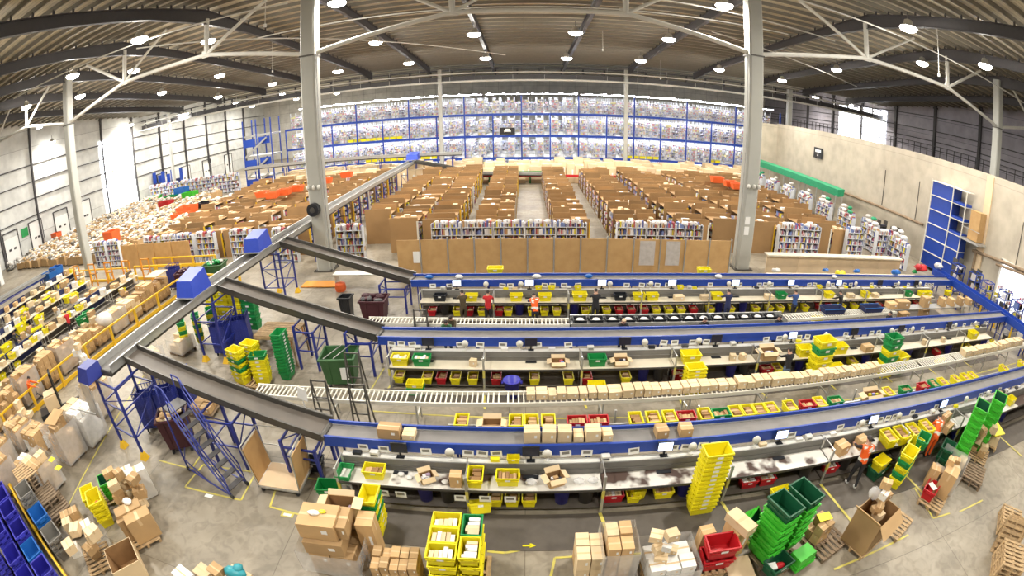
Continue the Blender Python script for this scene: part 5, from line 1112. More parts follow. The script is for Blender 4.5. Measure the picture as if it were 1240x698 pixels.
for x in BE[1:9]:
    o = MB().bar((x-.0, 8.95, .019), (x+.35, 6.9, .019), .09, .006); one('floor_tape', 'floor line', 'yellow floor tape strip before the front packing row', o, 'line_yellow', 'tape strips before the front row')
    o = MB().bar((x, 15.05, .019), (x+.12, 13.9, .019), .08, .006); one('floor_tape', 'floor line', 'yellow floor tape strip before the middle packing row', o, 'line_yellow', 'tape strips before the middle row')
lines = [((176, 452), (70, 640), 'yellow line along the carton pallets on the left'), ((450, 498), (700, 507), 'thin yellow line behind the front belt, left part'), ((700, 507), (1010, 487), 'thin yellow line behind the front belt, centre'), ((1010, 487), (1230, 440), 'thin yellow line behind the front belt, right'),
 ((447, 476), (465, 446), 'yellow dash at the left end of the middle row'), ((463, 480), (484, 452), 'second yellow dash at the left end of the middle row'), ((740, 672), (790, 670), 'yellow dash at the bottom beside the wrapped carton load')]
for a, b, lab in lines: one('floor_line', 'floor line', lab, MB().bar(P(*a, .006), P(*b, .006), .065, .006), 'line_yellow')
def rect(lab, pts, w=.065, closed=True, grp=None):
    m = MB(); q = [P(*a, .006) for a in pts]
    for i in range(len(q) if closed else len(q)-1): m.bar(q[i], q[(i+1) % len(q)], w, .006)
    one('floor_marking', 'floor line', lab, m, 'line_yellow', grp)
rect('yellow floor outline around the maroon bin', [(193, 558), (232, 568), (243, 552)], closed=False); rect('yellow floor outline under the mobile stairs', [(224, 590), (292, 606), (310, 572), (246, 563)])
rect('yellow floor outline under the plywood trolley', [(327, 614), (377, 627), (402, 583), (340, 575)]); one('floor_label', 'label', 'yellow and white floor label before the plywood trolley', MB().box(-.2, .2, -.09, .09, .003, .008, 0).box(-.13, .13, -.05, .05, .008, .010, 1), ['line_yellow', 'label_white'], loc=P(348, 624)); one('floor_label', 'label', 'white floor label before the mobile stairs', MB().box(-.15, .15, -.07, .07, .003, .008), 'label_white', loc=P(253, 601))
rect('yellow floor outline right of the wrapped carton load', [(667, 698), (672, 676), (700, 674)], closed=False); rect('yellow floor outline beside the white parcel load', [(745, 698), (742, 674), (800, 671)], closed=False)
rect('yellow floor outline around the red tote pallet', [(1108, 592), (1130, 628), (1150, 622)], closed=False); rect('yellow corner mark before the stringy pallet', [(1085, 596), (1110, 590), (1120, 580)], closed=False); rect('yellow floor outline before the big brown carton', [(1010, 690), (1060, 668), (1100, 648)], closed=False)
rect('yellow mark beside the two-pallet gap on the right', [(1162, 620), (1190, 606)], closed=False); rect('yellow tape before the loaded crates', [(590, 668), (612, 670), (632, 666), (648, 660)], .07, closed=False); rect('yellow corner mark at the right edge', [(1212, 662), (1240, 650)], closed=False)
one('yellow_arrow', 'floor line', 'yellow arrow tape curled on the floor before the crate load', MB().box(-.25, .1, -.04, .04, .02, .03).hexa([(.05, -.12, .02), (.3, 0, .02), (.3, 0, .03), (.05, -.12, .03), (.05, .12, .02), (.1, .13, .02), (.1, .13, .03), (.05, .12, .03)]), 'yellow_plastic', loc=P(640, 662)).scale = (.6, .6, 1)
rect('yellow dashes right of the loaded crate pallet', [(590, 698), (591, 676)], closed=False)
one('paper_scrap', 'paper', 'small white paper scrap on the floor by the lime tote towers', MB().box(-.12, .12, -.08, .08, .003, .01), 'label_white', loc=P(1179, 553))

# ================================================================== FOREGROUND LOADS
def pal(x, y, rz, lab, old=False, z=0, group=None): return spawn(OLDPALLET if old else PALLET, (x, y, z), rz, lab, group)
def load(x, y, rz, nx, ny, nz, w, d, h, where, z0=.15, kind='cardboard', miss=0.0, jit=.02, hj=.0, ragged=0):
    c, s = math.cos(rz), math.sin(rz)
    for k in range(nz):
        for i in range(nx):
            for j in range(ny):
                if 0 < i < nx-1 and 0 < j < ny-1 and k < nz-1: continue
                if k == nz-1 and R() < miss: continue
                lx, ly = (i-(nx-1)/2)*w, (j-(ny-1)/2)*d
                kc = kind if isinstance(kind, str) else random.choice(kind)
                hh = h*(1 + (U(-ragged, ragged) if k == nz-1 else 0))
                lv = 'top layer' if k == nz-1 else ('bottom layer' if k == 0 else ('second layer' if k == 1 else 'upper layer'))
                carton(x + lx*c - ly*s, y + lx*s + ly*c, z0 + k*h, (w-.02)*U(1-jit, 1), (d-.02)*U(1-jit, 1), hh-.008, rz + U(-jit, jit), kc, ('white box in the %s of %s' if kc == 'white' else ('pale carton in the %s of %s' if kc == 'pale_card' else 'brown carton in the %s of %s')) % (lv, where), 'cartons of ' + where)
def loose(x, y, z, n, spread, size, where, kinds=('cardboard', 'pale_card'), rz0=0):
    done = []
    for i in range(n):
        w, d, h = U(*size)*.95, U(*size)*.95, U(size[0]*.6, size[1]*.7)
        kd = random.choice(kinds); a, b = x+U(-spread[0], spread[0]), y+U(-spread[1], spread[1])
        zz = z
        for (qa, qb, qr, qz) in done:
            if math.hypot(a-qa, b-qb) < qr + math.hypot(w, d)/2: zz = max(zz, qz+.004)
        if zz > z + 1.1: continue
        done.append((a, b, math.hypot(w, d)/2, zz+h))
        carton(a, b, zz, w, d, h, rz0+U(-.5, .5), kd, '%s box tossed onto %s' % ('white' if kd == 'white' else ('pale brown' if kd == 'pale_card' else 'brown'), where), 'loose boxes on ' + where)
def wrap(x, y, rz, w, d, z0, z1, lab):
    m = MB(); vs = []; w += .10; d += .10; z0 = max(z0, .16); ring = []
    cs = []
    for a, b in ((-1, -1), (1, -1), (1, 1), (-1, 1)):
        for q in (-.7, 0, .7): t0 = math.atan2(b, a) + q; cs.append((a*(w/2-.03) + .03*math.cos(t0), b*(d/2-.03) + .03*math.sin(t0)))
    for i in range(12):
        p_, q_ = cs[i], cs[(i+1) % 12]; ring.append(p_)
        if i % 3 == 2: ring += [(p_[0] + (q_[0]-p_[0])*t, p_[1] + (q_[1]-p_[1])*t) for t in (.25, .5, .75)]
    n = len(ring)
    for k in range(5):
        for a, b in ring:
            f = 1 + U(0, .03); vs.append((a*f, b*f, z0 + (z1-z0)*k/4 + (U(-.02, .02) if k else 0)))
    m.add(vs, [(k*n+i, k*n+(i+1) % n, (k+1)*n+(i+1) % n, (k+1)*n+i) for k in range(4) for i in range(n)])
    e = one('stretch_wrap', 'wrap', lab, m, 'film', loc=(x, y, 0), smooth=True); e.rotation_euler = (0, 0, rz); return e
random.seed(77)
# big carton load, bottom centre-left
x, y = -4.55, 7.0
pal(x, y, .0, 'wooden pallet under the big wrapped carton load at bottom centre-left')
load(x, y, .0, 2, 2, 1, .6, .5, .55, 'the big wrapped load', kind='cardboard'); carton(x-.12, y-.05, .72, 1.0, .9, .42, .05, label='wide brown carton in the middle of the big wrapped load'); carton(x-.2, y-.0, 1.16, .95, .75, .5, .05, label='large brown carton on top of the big wrapped load'); carton(x+.38, y+.1, 1.16, .28, .7, .42, .05, label='tall narrow brown carton leaning beside the top carton')
openbox(x+.12, y+.68, .16, .7, .4, 1.35, .05, 'open brown carton rising behind the big wrapped load', fill=True); wrap(x, y, 0, 1.5, 1.3, .12, .95, 'creased clear stretch wrap around the big carton load')
one('tape_roll', 'tape', 'yellow tape and white tissue left on top of the big carton', MB().blob((0, 0, .03), .10, .07, .04), 'yellow_plastic', loc=(x-.1, y+.1, 1.66)); one('tissue', 'paper', 'white crumpled tissue on top of the big carton', MB().blob((0, 0, .04), .16, .09, .05), 'white_pack', loc=(x-.3, y+.02, 1.66))
carton(-3.72, 7.35, .0, .42, .5, 1.35, .05, label='tall narrow upright carton between the load and the tote tower'); 
tstack('yyygygy', -3.82, 8.15, .015, PI/2, 'the yellow tote tower at the left front row end', step=.16, sc_=1.1)
# small stacked cartons
load(-2.95, 6.65, .05, 5, 2, 4, .22, .36, .2, 'the neat block of small cartons', z0=.0, ragged=.3, miss=.1)
# pallet of filled yellow totes
x, y = -1.4, 6.9; pal(x, y, 0, 'wooden pallet under the block of filled yellow totes')
for k in range(4):
    for (dx, dy, c, rz) in ((-.36, .475, 'y', 0), (-.36, 0, 'y', 0), (-.36, -.475, 'y', 0), (.235, .345, 'g' if k == 3 else 'y', PI/2), (.235, -.345, 'y', PI/2)):
        tote(c, x+dx, y+dy, .15+.352*k, rz, 'packed with white sleeves in the block of filled totes' if k == 3 else 'lower down in the block of filled totes', 'totes of the filled block', fill=1 if k == 3 else 0, sc_=1.08)
tote('y', P(581, 628).x, P(581, 628).y+.1, .14, .35, 'tipped on the mat behind the filled block', rot=(-.5, .1, .3))
# tipped tote and tall tower before the front row
tote('y', P(772, 612).x, P(772, 612).y, .3, 0, 'standing tipped on its end before the front row', rot=(0, PI/2-.15, 1.9), sc_=1.1)
tstack('y'*13, P(851, 620).x-.1, P(851, 620).y+.1, .015, .03, 'the tall yellow tote tower before the front row', lean=(.012, 0), step=.115, sc_=1.25)
# wrapped block
x, y = 1.75, 6.95; pal(x, y, 0, 'wooden pallet under the taped carton block at bottom centre')
load(x-.3, y, .0, 2, 2, 2, .32, .42, .5, 'the taped block, left half', kind=('cardboard', 'pale_card'), ragged=.2); load(x+.35, y+.05, .0, 2, 2, 3, .30, .42, .42, 'the taped block, right half', kind=('cardboard', 'pale_card'), ragged=.2); wrap(x+.35, y, 0, .72, .95, .2, 1.35, 'shiny clear wrap around the taped carton block')
# white parcel heap
x, y = 3.35, 6.75; pal(x, y, 0, 'wooden pallet under the heap of white parcels')
load(x, y, .05, 3, 2, 2, .38, .46, .28, 'the white parcel heap', kind='white', ragged=.3); loose(x, y, .72, 6, (.4, .3), (.2, .34), 'the white parcel heap', ('pale_card', 'white')); wrap(x-.1, y, 0, 1.4, 1.15, .12, .8, 'loose clear film around the white parcel heap')
# red tote pallet
x, y = 4.72, 6.85; pal(x, y, .0, 'wooden pallet under the red tote with a pale board', z=0)
tote('r', x-.12, y-.15, .15, PI*0, 'lower one of the two beside the pale long carton', sc_=1.35); tote('r', x-.12, y-.15, .62, 0, 'upper one of the two beside the pale long carton', sc_=1.35)
carton(x+.42, y+.25, .15, .42, .6, .95, .25, 'cardboard', 'upright brown carton behind the stacked red totes'); carton(x+.4, y+.2, 1.12, .36, .8, .25, .45, 'pale_card', 'long pale carton lying atop beside the stacked red totes'); carton(x-.35, y+.38, .15, .36, .3, .8, .1, label='dark brown box behind the stacked red totes'); one('pale_board', 'board', 'pale board lying at the edge of the red tote pallet', MB().box(-.35, .35, -.4, .4, 0, .03), 'pale_ply', loc=(x+.5, y-.5, .15))
# lime towers
pal(6.35, 6.5, .35, 'wooden pallet under the lime green tote towers', True)
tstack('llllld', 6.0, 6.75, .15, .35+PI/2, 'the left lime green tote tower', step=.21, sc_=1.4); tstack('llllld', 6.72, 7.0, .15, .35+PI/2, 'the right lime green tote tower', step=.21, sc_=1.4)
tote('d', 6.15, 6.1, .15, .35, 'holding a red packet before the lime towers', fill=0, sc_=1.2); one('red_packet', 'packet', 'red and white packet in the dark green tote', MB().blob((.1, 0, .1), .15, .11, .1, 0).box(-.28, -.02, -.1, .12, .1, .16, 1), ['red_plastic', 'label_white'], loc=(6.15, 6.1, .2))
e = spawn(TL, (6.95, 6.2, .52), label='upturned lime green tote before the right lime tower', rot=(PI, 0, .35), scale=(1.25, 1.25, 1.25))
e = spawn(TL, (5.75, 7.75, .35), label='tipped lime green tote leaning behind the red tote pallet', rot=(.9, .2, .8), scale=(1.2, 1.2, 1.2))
# wooden pallet with small load
pal(8.05, 6.65, .35, 'wooden pallet with a small carton load right of the lime towers', True)
load(7.75, 6.9, .35, 2, 2, 2, .28, .3, .32, 'the small load right of the lime towers', miss=.3); one('yellow_sheet', 'sheet', 'bright yellow sheet on the small carton load', MB().box(-.22, .22, -.14, .14, 0, .015), 'yellow_plastic', loc=(7.8, 6.95, .86))
# giant carton
x, y, rz = 9.25, 6.35, .38
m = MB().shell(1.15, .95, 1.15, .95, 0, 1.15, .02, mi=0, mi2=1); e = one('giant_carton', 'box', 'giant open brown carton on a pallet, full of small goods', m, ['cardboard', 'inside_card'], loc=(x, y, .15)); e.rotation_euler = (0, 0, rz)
_link('flap', MB().hexa([(-.575, -.475, 1.15), (.575, -.475, 1.15), (.575, -.47, 1.17), (-.575, -.47, 1.17), (-.575, -.80, .85), (.575, -.80, .85), (.575, -.78, .86), (-.575, -.78, .86)]).mesh('flap', 'cardboard'), e)
_link('flap', MB().hexa([(-.575, -.475, 1.15), (-.575, .475, 1.15), (-.57, .475, 1.17), (-.57, -.475, 1.17), (-.85, -.475, 1.45), (-.85, .475, 1.45), (-.83, .475, 1.46), (-.83, -.475, 1.46)]).mesh('flap', 'cardboard'), e)
pal(x, y, rz, 'wooden pallet under the giant open brown carton')
loose(x+.12, y+.12, 1.0, 8, (.28, .25), (.18, .34), 'the giant open carton', ('cardboard', 'white', 'pale_card'), rz); one('foil_ball', 'ball', 'glossy patterned ball of goods on top in the giant carton', MB().lathe([(.001, 0), (.12, .03), (.19, .12), (.2, .2), (.15, .31), (.001, .36)], 14), 'film', loc=(x+.05, y+.5, 1.25), smooth=True)
for i in range(1): pal(P(1081, 636).x, P(1081, 636).y, .42, 'empty new pale wooden pallet right of the giant carton')
# red tote and cartons pallet
x, y, rz = 13.35, 6.95, .5; pal(x-.35, y-.1, rz, 'wooden pallet under the red tote and the wrapped cartons, left one'); pal(x+.85, y+.5, rz, 'wooden pallet under the wrapped cartons, right one')
tote('r', x-.55, y+.1, .15, rz, 'with a white sheet, on the pallet of mixed cartons', sc_=1.25); one('white_sheet', 'sheet', 'white sheet lying in the red tote on the mixed pallet', MB().box(-.12, .12, -.18, .18, 0, .01), 'label_white', loc=(x-.55, y+.1, .54))
carton(x+.1, y+.0, .15, .6, .6, .95, rz, label='large brown carton beside the red tote on the mixed pallet'); carton(x-.2, y+.55, .15, .4, .4, .75, rz+.2, label='brown carton behind the red tote on the mixed pallet'); loose(x+.6, y+.5, .15, 11, (.5, .35), (.22, .42), 'the wrapped heap right of the red tote', rz0=rz); wrap(x+.75, y+.5, rz, 1.35, 1.1, .12, 1.0, 'loose clear film over the heap right of the red tote')
# slatted pallets and right loads
for k in range(2): pal(15.75, 7.1, .55, 'grey slatted wooden pallet beside the wrapped heap', True, .145*k, 'slatted pallets beside the wrapped heap')
carton(15.3, 7.7, .29, .5, .35, .25, .5, 'pale_card', 'pale box on the end of the slatted pallets')
pal(17.1, 8.0, .5, 'wooden pallet under the brown carton heap at the right edge'); loose(17.05, 8.0, .15, 16, (.55, .45), (.28, .45), 'the heap at the right edge', rz0=.5)
pal(18.6, 8.5, .5, 'wooden pallet under the yellow sheet at the right edge'); one('yellow_sheet', 'sheet', 'large yellow sheet draped over goods at the right edge', MB().hexa([(-.5, -.4, 0), (.5, -.4, -.1), (.5, .4, .05), (-.5, .4, .1), (-.5, -.4, .04), (.5, -.4, -.06), (.5, .4, .09), (-.5, .4, .14)]), 'yellow_plastic', loc=(18.5, 8.4, .7)); load(18.6, 8.5, .5, 2, 2, 1, .5, .45, .42, 'the load under the yellow sheet', kind='pale_card')
# stack of pallets bottom right
for k in range(5): pal(13.9+.02*k, 2.9, .75, '%s wooden pallet in the pile at the bottom right corner' % ['bottom', 'second lowest', 'middle', 'second highest', 'top'][k], z=.145*k)
for k in range(3): spawn(PALLET, (14.9-.14*k, 3.7, .5), label='wooden pallet leaning on edge beside the bottom right pile', group='leaning pallets', rot=(0, -1.15, .75))
for k in range(3): pal(15.6, 4.3, .7, 'wooden pallet in the low pile at the right edge', z=.145*k, group='low pile of pallets')
# towers at the right along the front row
tstack('ygygy', 11.95, 8.15, .015, .5, 'the yellow and green tote tower before the front row', step=.19, sc_=1.25); tstack('yyyyy', 12.6, 8.55, .015, .5, 'the leaning yellow tote tower beside it', step=.19, sc_=1.2); tote('g', 12.9, 8.5, 1.12, .6, 'perched on top of the leaning yellow tower', sc_=1.15)
tote('d', 11.35, 8.75, .02, .3, 'on the mat left of the yellow and green tower', sc_=1.3, fill=2); tote('y', 11.35, 8.75, .35, .3, 'in the mouth of the dark green one', sc_=1.1)
q1, q2 = P(1160, 556), P(1181, 547); tstack('l'*7, q1.x, q1.y, .015, .5, 'the left tall lime tower at the right', step=.2, sc_=1.55); tstack('l'*7, q2.x+.25, q2.y+.1, .015, .5, 'the right tall lime tower at the right', step=.2, sc_=1.55)
tote('d', 14.75, 8.35, .02, .5, 'on the floor left of the tall lime towers', sc_=1.35); tote('d', 14.75, 8.35, .4, .5, 'second one up, left of the tall lime towers', sc_=1.35)
load(15.1, 9.15, .3, 2, 2, 2, .3, .28, .3, 'the cluster beside the bending packer', z0=.9, miss=.3)
# bottom left pallet of loose boxes
x, y, rz = -10.9, 5.95, -.62; pal(x, y, rz, 'wooden pallet with tall cartons at the lower left'); pal(x-1.02, y+.80, rz, 'wooden pallet under the loose box heap at the lower left')
carton(x+.32, y+.0, .15, .45, .9, .85, rz, label='long brown carton at the right edge of the lower left load'); carton(x-.15, y+.1, .15, .42, .95, .9, rz, label='long brown carton with a torn bag on top, lower left load'); carton(x-.02, y-.1, .15, .2, .9, .8, rz+.1, label='thin brown carton between the two long ones')
random.seed(78); loose(x-1.02, y+.85, .15, 24, (.5, .4), (.28, .5), 'the lower left heap', ('cardboard', 'cardboard', 'pale_card'), rz)
carton(x-.9, y+1.6, .02, .4, .75, 1.1, rz, 'white', 'tall white box standing behind the lower left heap'); carton(x-1.5, y+1.6, .02, .4, .5, .95, rz, 'white', 'shorter white box standing behind the lower left heap')
one('torn_bag', 'bag', 'white torn bag on the long brown carton', MB().blob((0, 0, .05), .22, .14, .07), 'white_bag', loc=(x-.25, y+.3, 1.05), smooth=True)
x2, y2 = -11.9, 4.35; pal(x2, y2, rz, 'wooden pallet under the brown box heap at the bottom edge'); loose(x2, y2, .15, 24, (.75, .6), (.3, .5), 'the heap at the bottom edge', ('cardboard', 'cardboard', 'pale_card', 'white'), rz)
tstack('yyyy', -12.75, 5.95, .0, rz, 'the yellow tote tower with a red packet, lower left', sc_=1.35, step=.15); tstack('yy', -13.75, 6.3, .0, rz, 'the low yellow pair left of that tower', sc_=1.35, step=.15); tstack('lll', -13.2, 6.95, .15, rz, 'the small lime tower behind the yellow ones', sc_=1.1, step=.15)
one('red_packet', 'packet', 'red packet lying in the yellow tote, lower left heap', MB().box(-.1, .1, -.1, .1, 0, .1), 'orange_plastic', loc=(-12.75, 5.95, .66)); pal(-13.3, 7.1, rz, 'wooden pallet with pale slats behind the small lime tote')
load(-13.55, 5.0, rz, 2, 2, 2, .38, .38, .3, 'the low block left of the heap', kind=('cardboard', 'pale_card'), miss=.3)
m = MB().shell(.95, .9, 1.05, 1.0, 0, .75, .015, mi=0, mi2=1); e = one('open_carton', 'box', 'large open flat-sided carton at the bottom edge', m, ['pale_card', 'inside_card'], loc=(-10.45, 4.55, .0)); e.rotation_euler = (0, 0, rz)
pal(-10.45, 4.55, rz, 'wooden pallet under the open carton at the bottom edge', z=-.0) if False else None
# bottom centre-left small load
for (px, py, w_, d_, h_, kd, lab) in [(247, 694, .5, .4, .3, 'pale_card', 'pale flat box at the bottom edge'), (262, 692, .4, .35, .4, 'cardboard', 'brown box beside the teal bag'), (222, 697, .6, .4, .25, 'white', 'white box at the bottom edge left of the teal bag')]:
    p = P(px, py, .5); carton(p.x, p.y, 0, w_, d_, .5+h_*.3, -.3, kd, lab)
p = P(283, 692, .6); one('teal_bag', 'bag', 'crumpled teal plastic bag at the bottom edge', MB().blob((0, 0, .25), .38, .2, .16).blob((.1, .1, .35), .15, .15, .1), 'teal_bag', loc=(p.x, p.y, .3), smooth=True); carton(p.x, p.y, 0, .7, .5, .4, -.2, 'pale_card', 'pale box under the teal bag')
# crates bottom left corner
random.seed(81)
def cr(c, t, off, n, where, s_=1.55):
    x = -18.4 + .957*t - .291*off; y = 4.9 - .291*t - .957*off
    tstack(c*n, x, y, 0, -.295, where, step=.125, sc_=s_)
cr('b', .6, .55, 3, 'the dark blue crate tower by the left edge'); cr('b', 1.65, .55, 5, 'the large dark blue crate tower at the left edge'); cr('b', 2.7, .55, 5, 'the dark blue crate tower facing the grey ones'); cr('b', 3.75, .55, 4, 'the dark blue crate tower with mixed heights'); cr('m', 4.8, .55, 3, 'the bright blue crate tower among dark blue ones'); cr('b', 5.85, .55, 3, 'the last dark blue crate tower at the bottom edge')
cr('b', 2.2, 1.35, 6, 'the dark blue crate tower at the bottom left corner'); cr('b', 3.25, 1.35, 5, 'the dark blue crate tower nearest the corner'); cr('b', 4.3, 1.35, 3, 'the low dark blue crate tower in the bottom left'); cr('b', 1.15, 1.35, 4, 'the outermost dark blue crate tower'); cr('b', 3.9, 2.15, 4, 'the foremost dark blue crate tower'); cr('b', 5.35, 1.35, 2, 'the dark blue crate pair at the bottom edge')
cr('e', 1.5, -.5, 2, 'the small grey crate pair by the pallets'); cr('e', 2.75, -.5, 6, 'the tall grey crate tower at the bottom left'); cr('m', 3.8, -.5, 4, 'the bright blue crate tower beside the grey ones'); cr('e', 4.85, -.5, 3, 'the short grey crate tower beside the yellow tote')
# pallet stacks left
for (px, py, n, old, lab) in [(32, 572, 9, False, 'the tall pallet tower at the left edge'), (52, 604, 5, True, 'the middle old pallet tower'), (66, 618, 3, True, 'the low old pallet tower nearest the line')]:
    p = P(px, py, .145*n) + Vector((-.2, .22 if n < 9 else 0, 0))
    for k in range(n): spawn(OLDPALLET if old or k < n-1 else PALLET, (p.x, p.y, .146*k), -.3+U(-.03, .03), '%s wooden pallet of %s' % ('top' if k == n-1 else 'bottom' if k == 0 else ordw(n-k) + ' from top', lab), 'pallets of ' + lab)
# wrapped loads along the left walkway
random.seed(82)
def bigload(px, py, h, nx, ny, nz, w, d, bh, rz, where, kind='cardboard', wr=True, old=True):
    p = P(px, py, 0); pal(p.x, p.y, rz, 'wooden pallet under ' + where, old); load(p.x, p.y, rz, nx, ny, nz, w, d, bh, where, kind=kind, miss=.12, ragged=.15)
    if wr: wrap(p.x, p.y, rz, nx*w+.12, ny*d+.12, .1, .15+nz*bh*.97, 'clear stretch wrap around ' + where)
bigload(126, 498, 1.5, 3, 2, 5, .42, .52, .27, -.05, 'the white-topped load by the trunk end', ('cardboard', 'pale_card')); loose(P(118, 480).x-.2, P(118, 480).y, 1.55, 4, (.3, .3), (.3, .5), 'the white-topped load by the trunk end', ('white', 'pale_card'))
one('white_bag', 'bag', 'bulging white bag on the load by the trunk end', MB().blob((0, 0, .2), .55, .4, .3).blob((.35, .3, .15), .3, .3, .2), 'white_bag', loc=(P(126, 498).x-.1, P(126, 498).y-.1, 1.55), smooth=True)
bigload(113, 532, 1.5, 4, 3, 6, .30, .34, .22, .0, 'the white-wrapped brick-like load', 'white'); bigload(88, 553, 1.8, 2, 2, 3, .6, .5, .5, -.05, 'the tall brown load with a raised lid'); bigload(62, 590, 1.4, 3, 2, 4, .4, .5, .3, -.05, 'the yellow-labelled load beside the pallets', ('cardboard', 'pale_card'))
one('raised_lid', 'lid', 'loose brown lid lying tilted on the tall brown load', MB().hexa([(-.5, -.4, 0), (.5, -.35, .1), (.45, .4, .3), (-.4, .4, .2), (-.5, -.4, .02), (.5, -.35, .12), (.45, .4, .32), (-.4, .4, .22)]), 'cardboard', loc=(P(88, 553).x, P(88, 553).y, 1.66))
for px, py in ((62, 556), (70, 566)): one('yellow_paper', 'paper', 'yellow paper slip on the load beside the pallets', MB().box(-.15, .15, -.12, .12, 0, .01), 'yellow_plastic', 'yellow slips', loc=(P(px, py, 1.4).x, P(px, py, 1.4).y, 1.37))
one('yellow_paper', 'paper', 'yellow paper slip on the white-topped load by the trunk', MB().box(-.2, .2, -.12, .12, 0, .01), 'yellow_plastic', loc=(P(126, 498).x-.2, P(126, 498).y-.45, 1.85))
bigload(95, 508, 1.0, 3, 2, 2, .4, .5, .3, -.05, 'the low load behind the white-wrapped one', 'pale_card', False); bigload(52, 545, 1.2, 3, 2, 3, .4, .5, .3, .1, 'the bag-topped load in the left row', ('white', 'cardboard'), False); bigload(38, 578, .9, 3, 2, 2, .4, .5, .3, .1, 'the low load left of the yellow-labelled one', ('cardboard', 'white'), False)
bigload(12, 590, 1.2, 3, 2, 4, .42, .5, .3, .0, 'the load at the left edge by the rail'); bigload(32, 538, 1.2, 3, 2, 3, .42, .5, .32, .0, 'the load beside the rail behind the truck'); bigload(8, 562, 1.2, 3, 2, 3, .42, .5, .32, .0, 'the load at the left picture edge')
loose(P(30, 520).x, P(30, 520).y, .0, 12, (.9, .7), (.3, .55), 'the floor behind the pallet truck'); loose(P(10, 540).x, P(10, 540).y, .0, 8, (.7, .7), (.3, .55), 'the floor at the left edge')
# loads under the trunk
bigload(188, 452, 1.1, 2, 2, 4, .55, .5, .32, -.4, 'the load under the trunk', 'pale_card'); bigload(222, 426, 1.0, 2, 2, 2, .5, .45, .35, -.2, 'the wrapped load beside the green-yellow totes', 'pale_card')
random.seed(83)
for i, (px, py) in enumerate([(232, 452), (244, 432)]): pass
p = P(228, 424, 0)
for a in range(3): tstack('ygygyg', p.x + .45*a, p.y + .75*a, .15, -.9, 'the yellow-green tower under the trunk, %s' % ['nearest', 'middle', 'farthest'][a], step=.2, sc_=1.1)
p = P(270, 400, 0)
for a in range(4): tstack('yyyyyy' if a < 3 else 'gggggg', p.x + .8*a - .3, p.y+.1, .15, .0, 'the wide yellow tote block behind the blue cages, %s' % ['first', 'second', 'third', 'green end'][a], step=.24, sc_=1.35)
pal(p.x+.5, p.y+.1, 0, 'wooden pallet under the wide yellow tote block')
p = P(297, 466, 0); pal(p.x+.3, p.y+.2, -.1, 'wooden pallet under the yellow tote towers by the roller line')
tstack('yygygyy', p.x-.05, p.y, .15, -.35, 'the striped yellow tower by the roller line', step=.15, sc_=1.25); tstack('yyyyyyy', p.x+.35, p.y+.6, .15, -.2, 'the plain yellow tower by the roller line', step=.15, sc_=1.25); tstack('yyyyyg', p.x+.95, p.y+.15, .15, .2, 'the green-topped yellow tower by the roller line', step=.15, sc_=1.2)
p = P(366, 452, 0); tstack('g'*13, p.x-.5, p.y-.35, .02, PI/2, 'the tall slim green tower beside the skip', step=.12, sc_=1.15)
bigload(250, 498, .8, 2, 2, 1, .5, .45, .3, .1, 'the low load behind the front slope', 'cardboard', False, True)
# tables with pallets between slopes
for z, mt, lab in ((1.35, 'pallet_wood', 'pale slatted board deck on the low rack behind the middle slope'), (.55, 'orange_steel', 'orange lower deck behind the middle slope')):
    p = P(338, 400, z); m = MB()
    for k in range(8): m.box(-1.0, 1.0, -.7+.18*k, -.7+.18*k+.15, z, z+.05)
    m.box(-1, 1, -.72, -.66, z-.12, z).box(-1, 1, .66, .72, z-.12, z)
    for x in (-.95, .9):
        for y in (-.7, .65): m.box(x, x+.06, y, y+.06, 0, z)
    one('rack_deck', 'rack', lab, m, mt, loc=(p.x, p.y, 0))
p = P(389, 345, 0); one('orange_sheet', 'board', 'flat orange-brown board on the floor behind the rear slope', MB().box(-1.2, 1.2, -.5, .5, .02, .08), 'orange_steel', loc=(p.x, p.y, 0)); p = P(413, 352, 0); one('orange_drum', 'drum', 'small orange drum beside the orange board', MB().lathe([(.001, 0), (.3, 0), (.34, .2), (.3, .45), (.001, .5)], 14), 'orange_plastic', loc=(p.x, p.y, 0))
p = P(440, 350, 0); one('low_table', 'table', 'pale low table behind the rear slope', MB().box(-2.4, 2.4, -.35, .35, .85, .92).box(-2.3, -2.2, -.3, .3, 0, .85).box(2.2, 2.3, -.3, .3, 0, .85), 'roller_metal', loc=(p.x+.6, p.y+.2, 0))

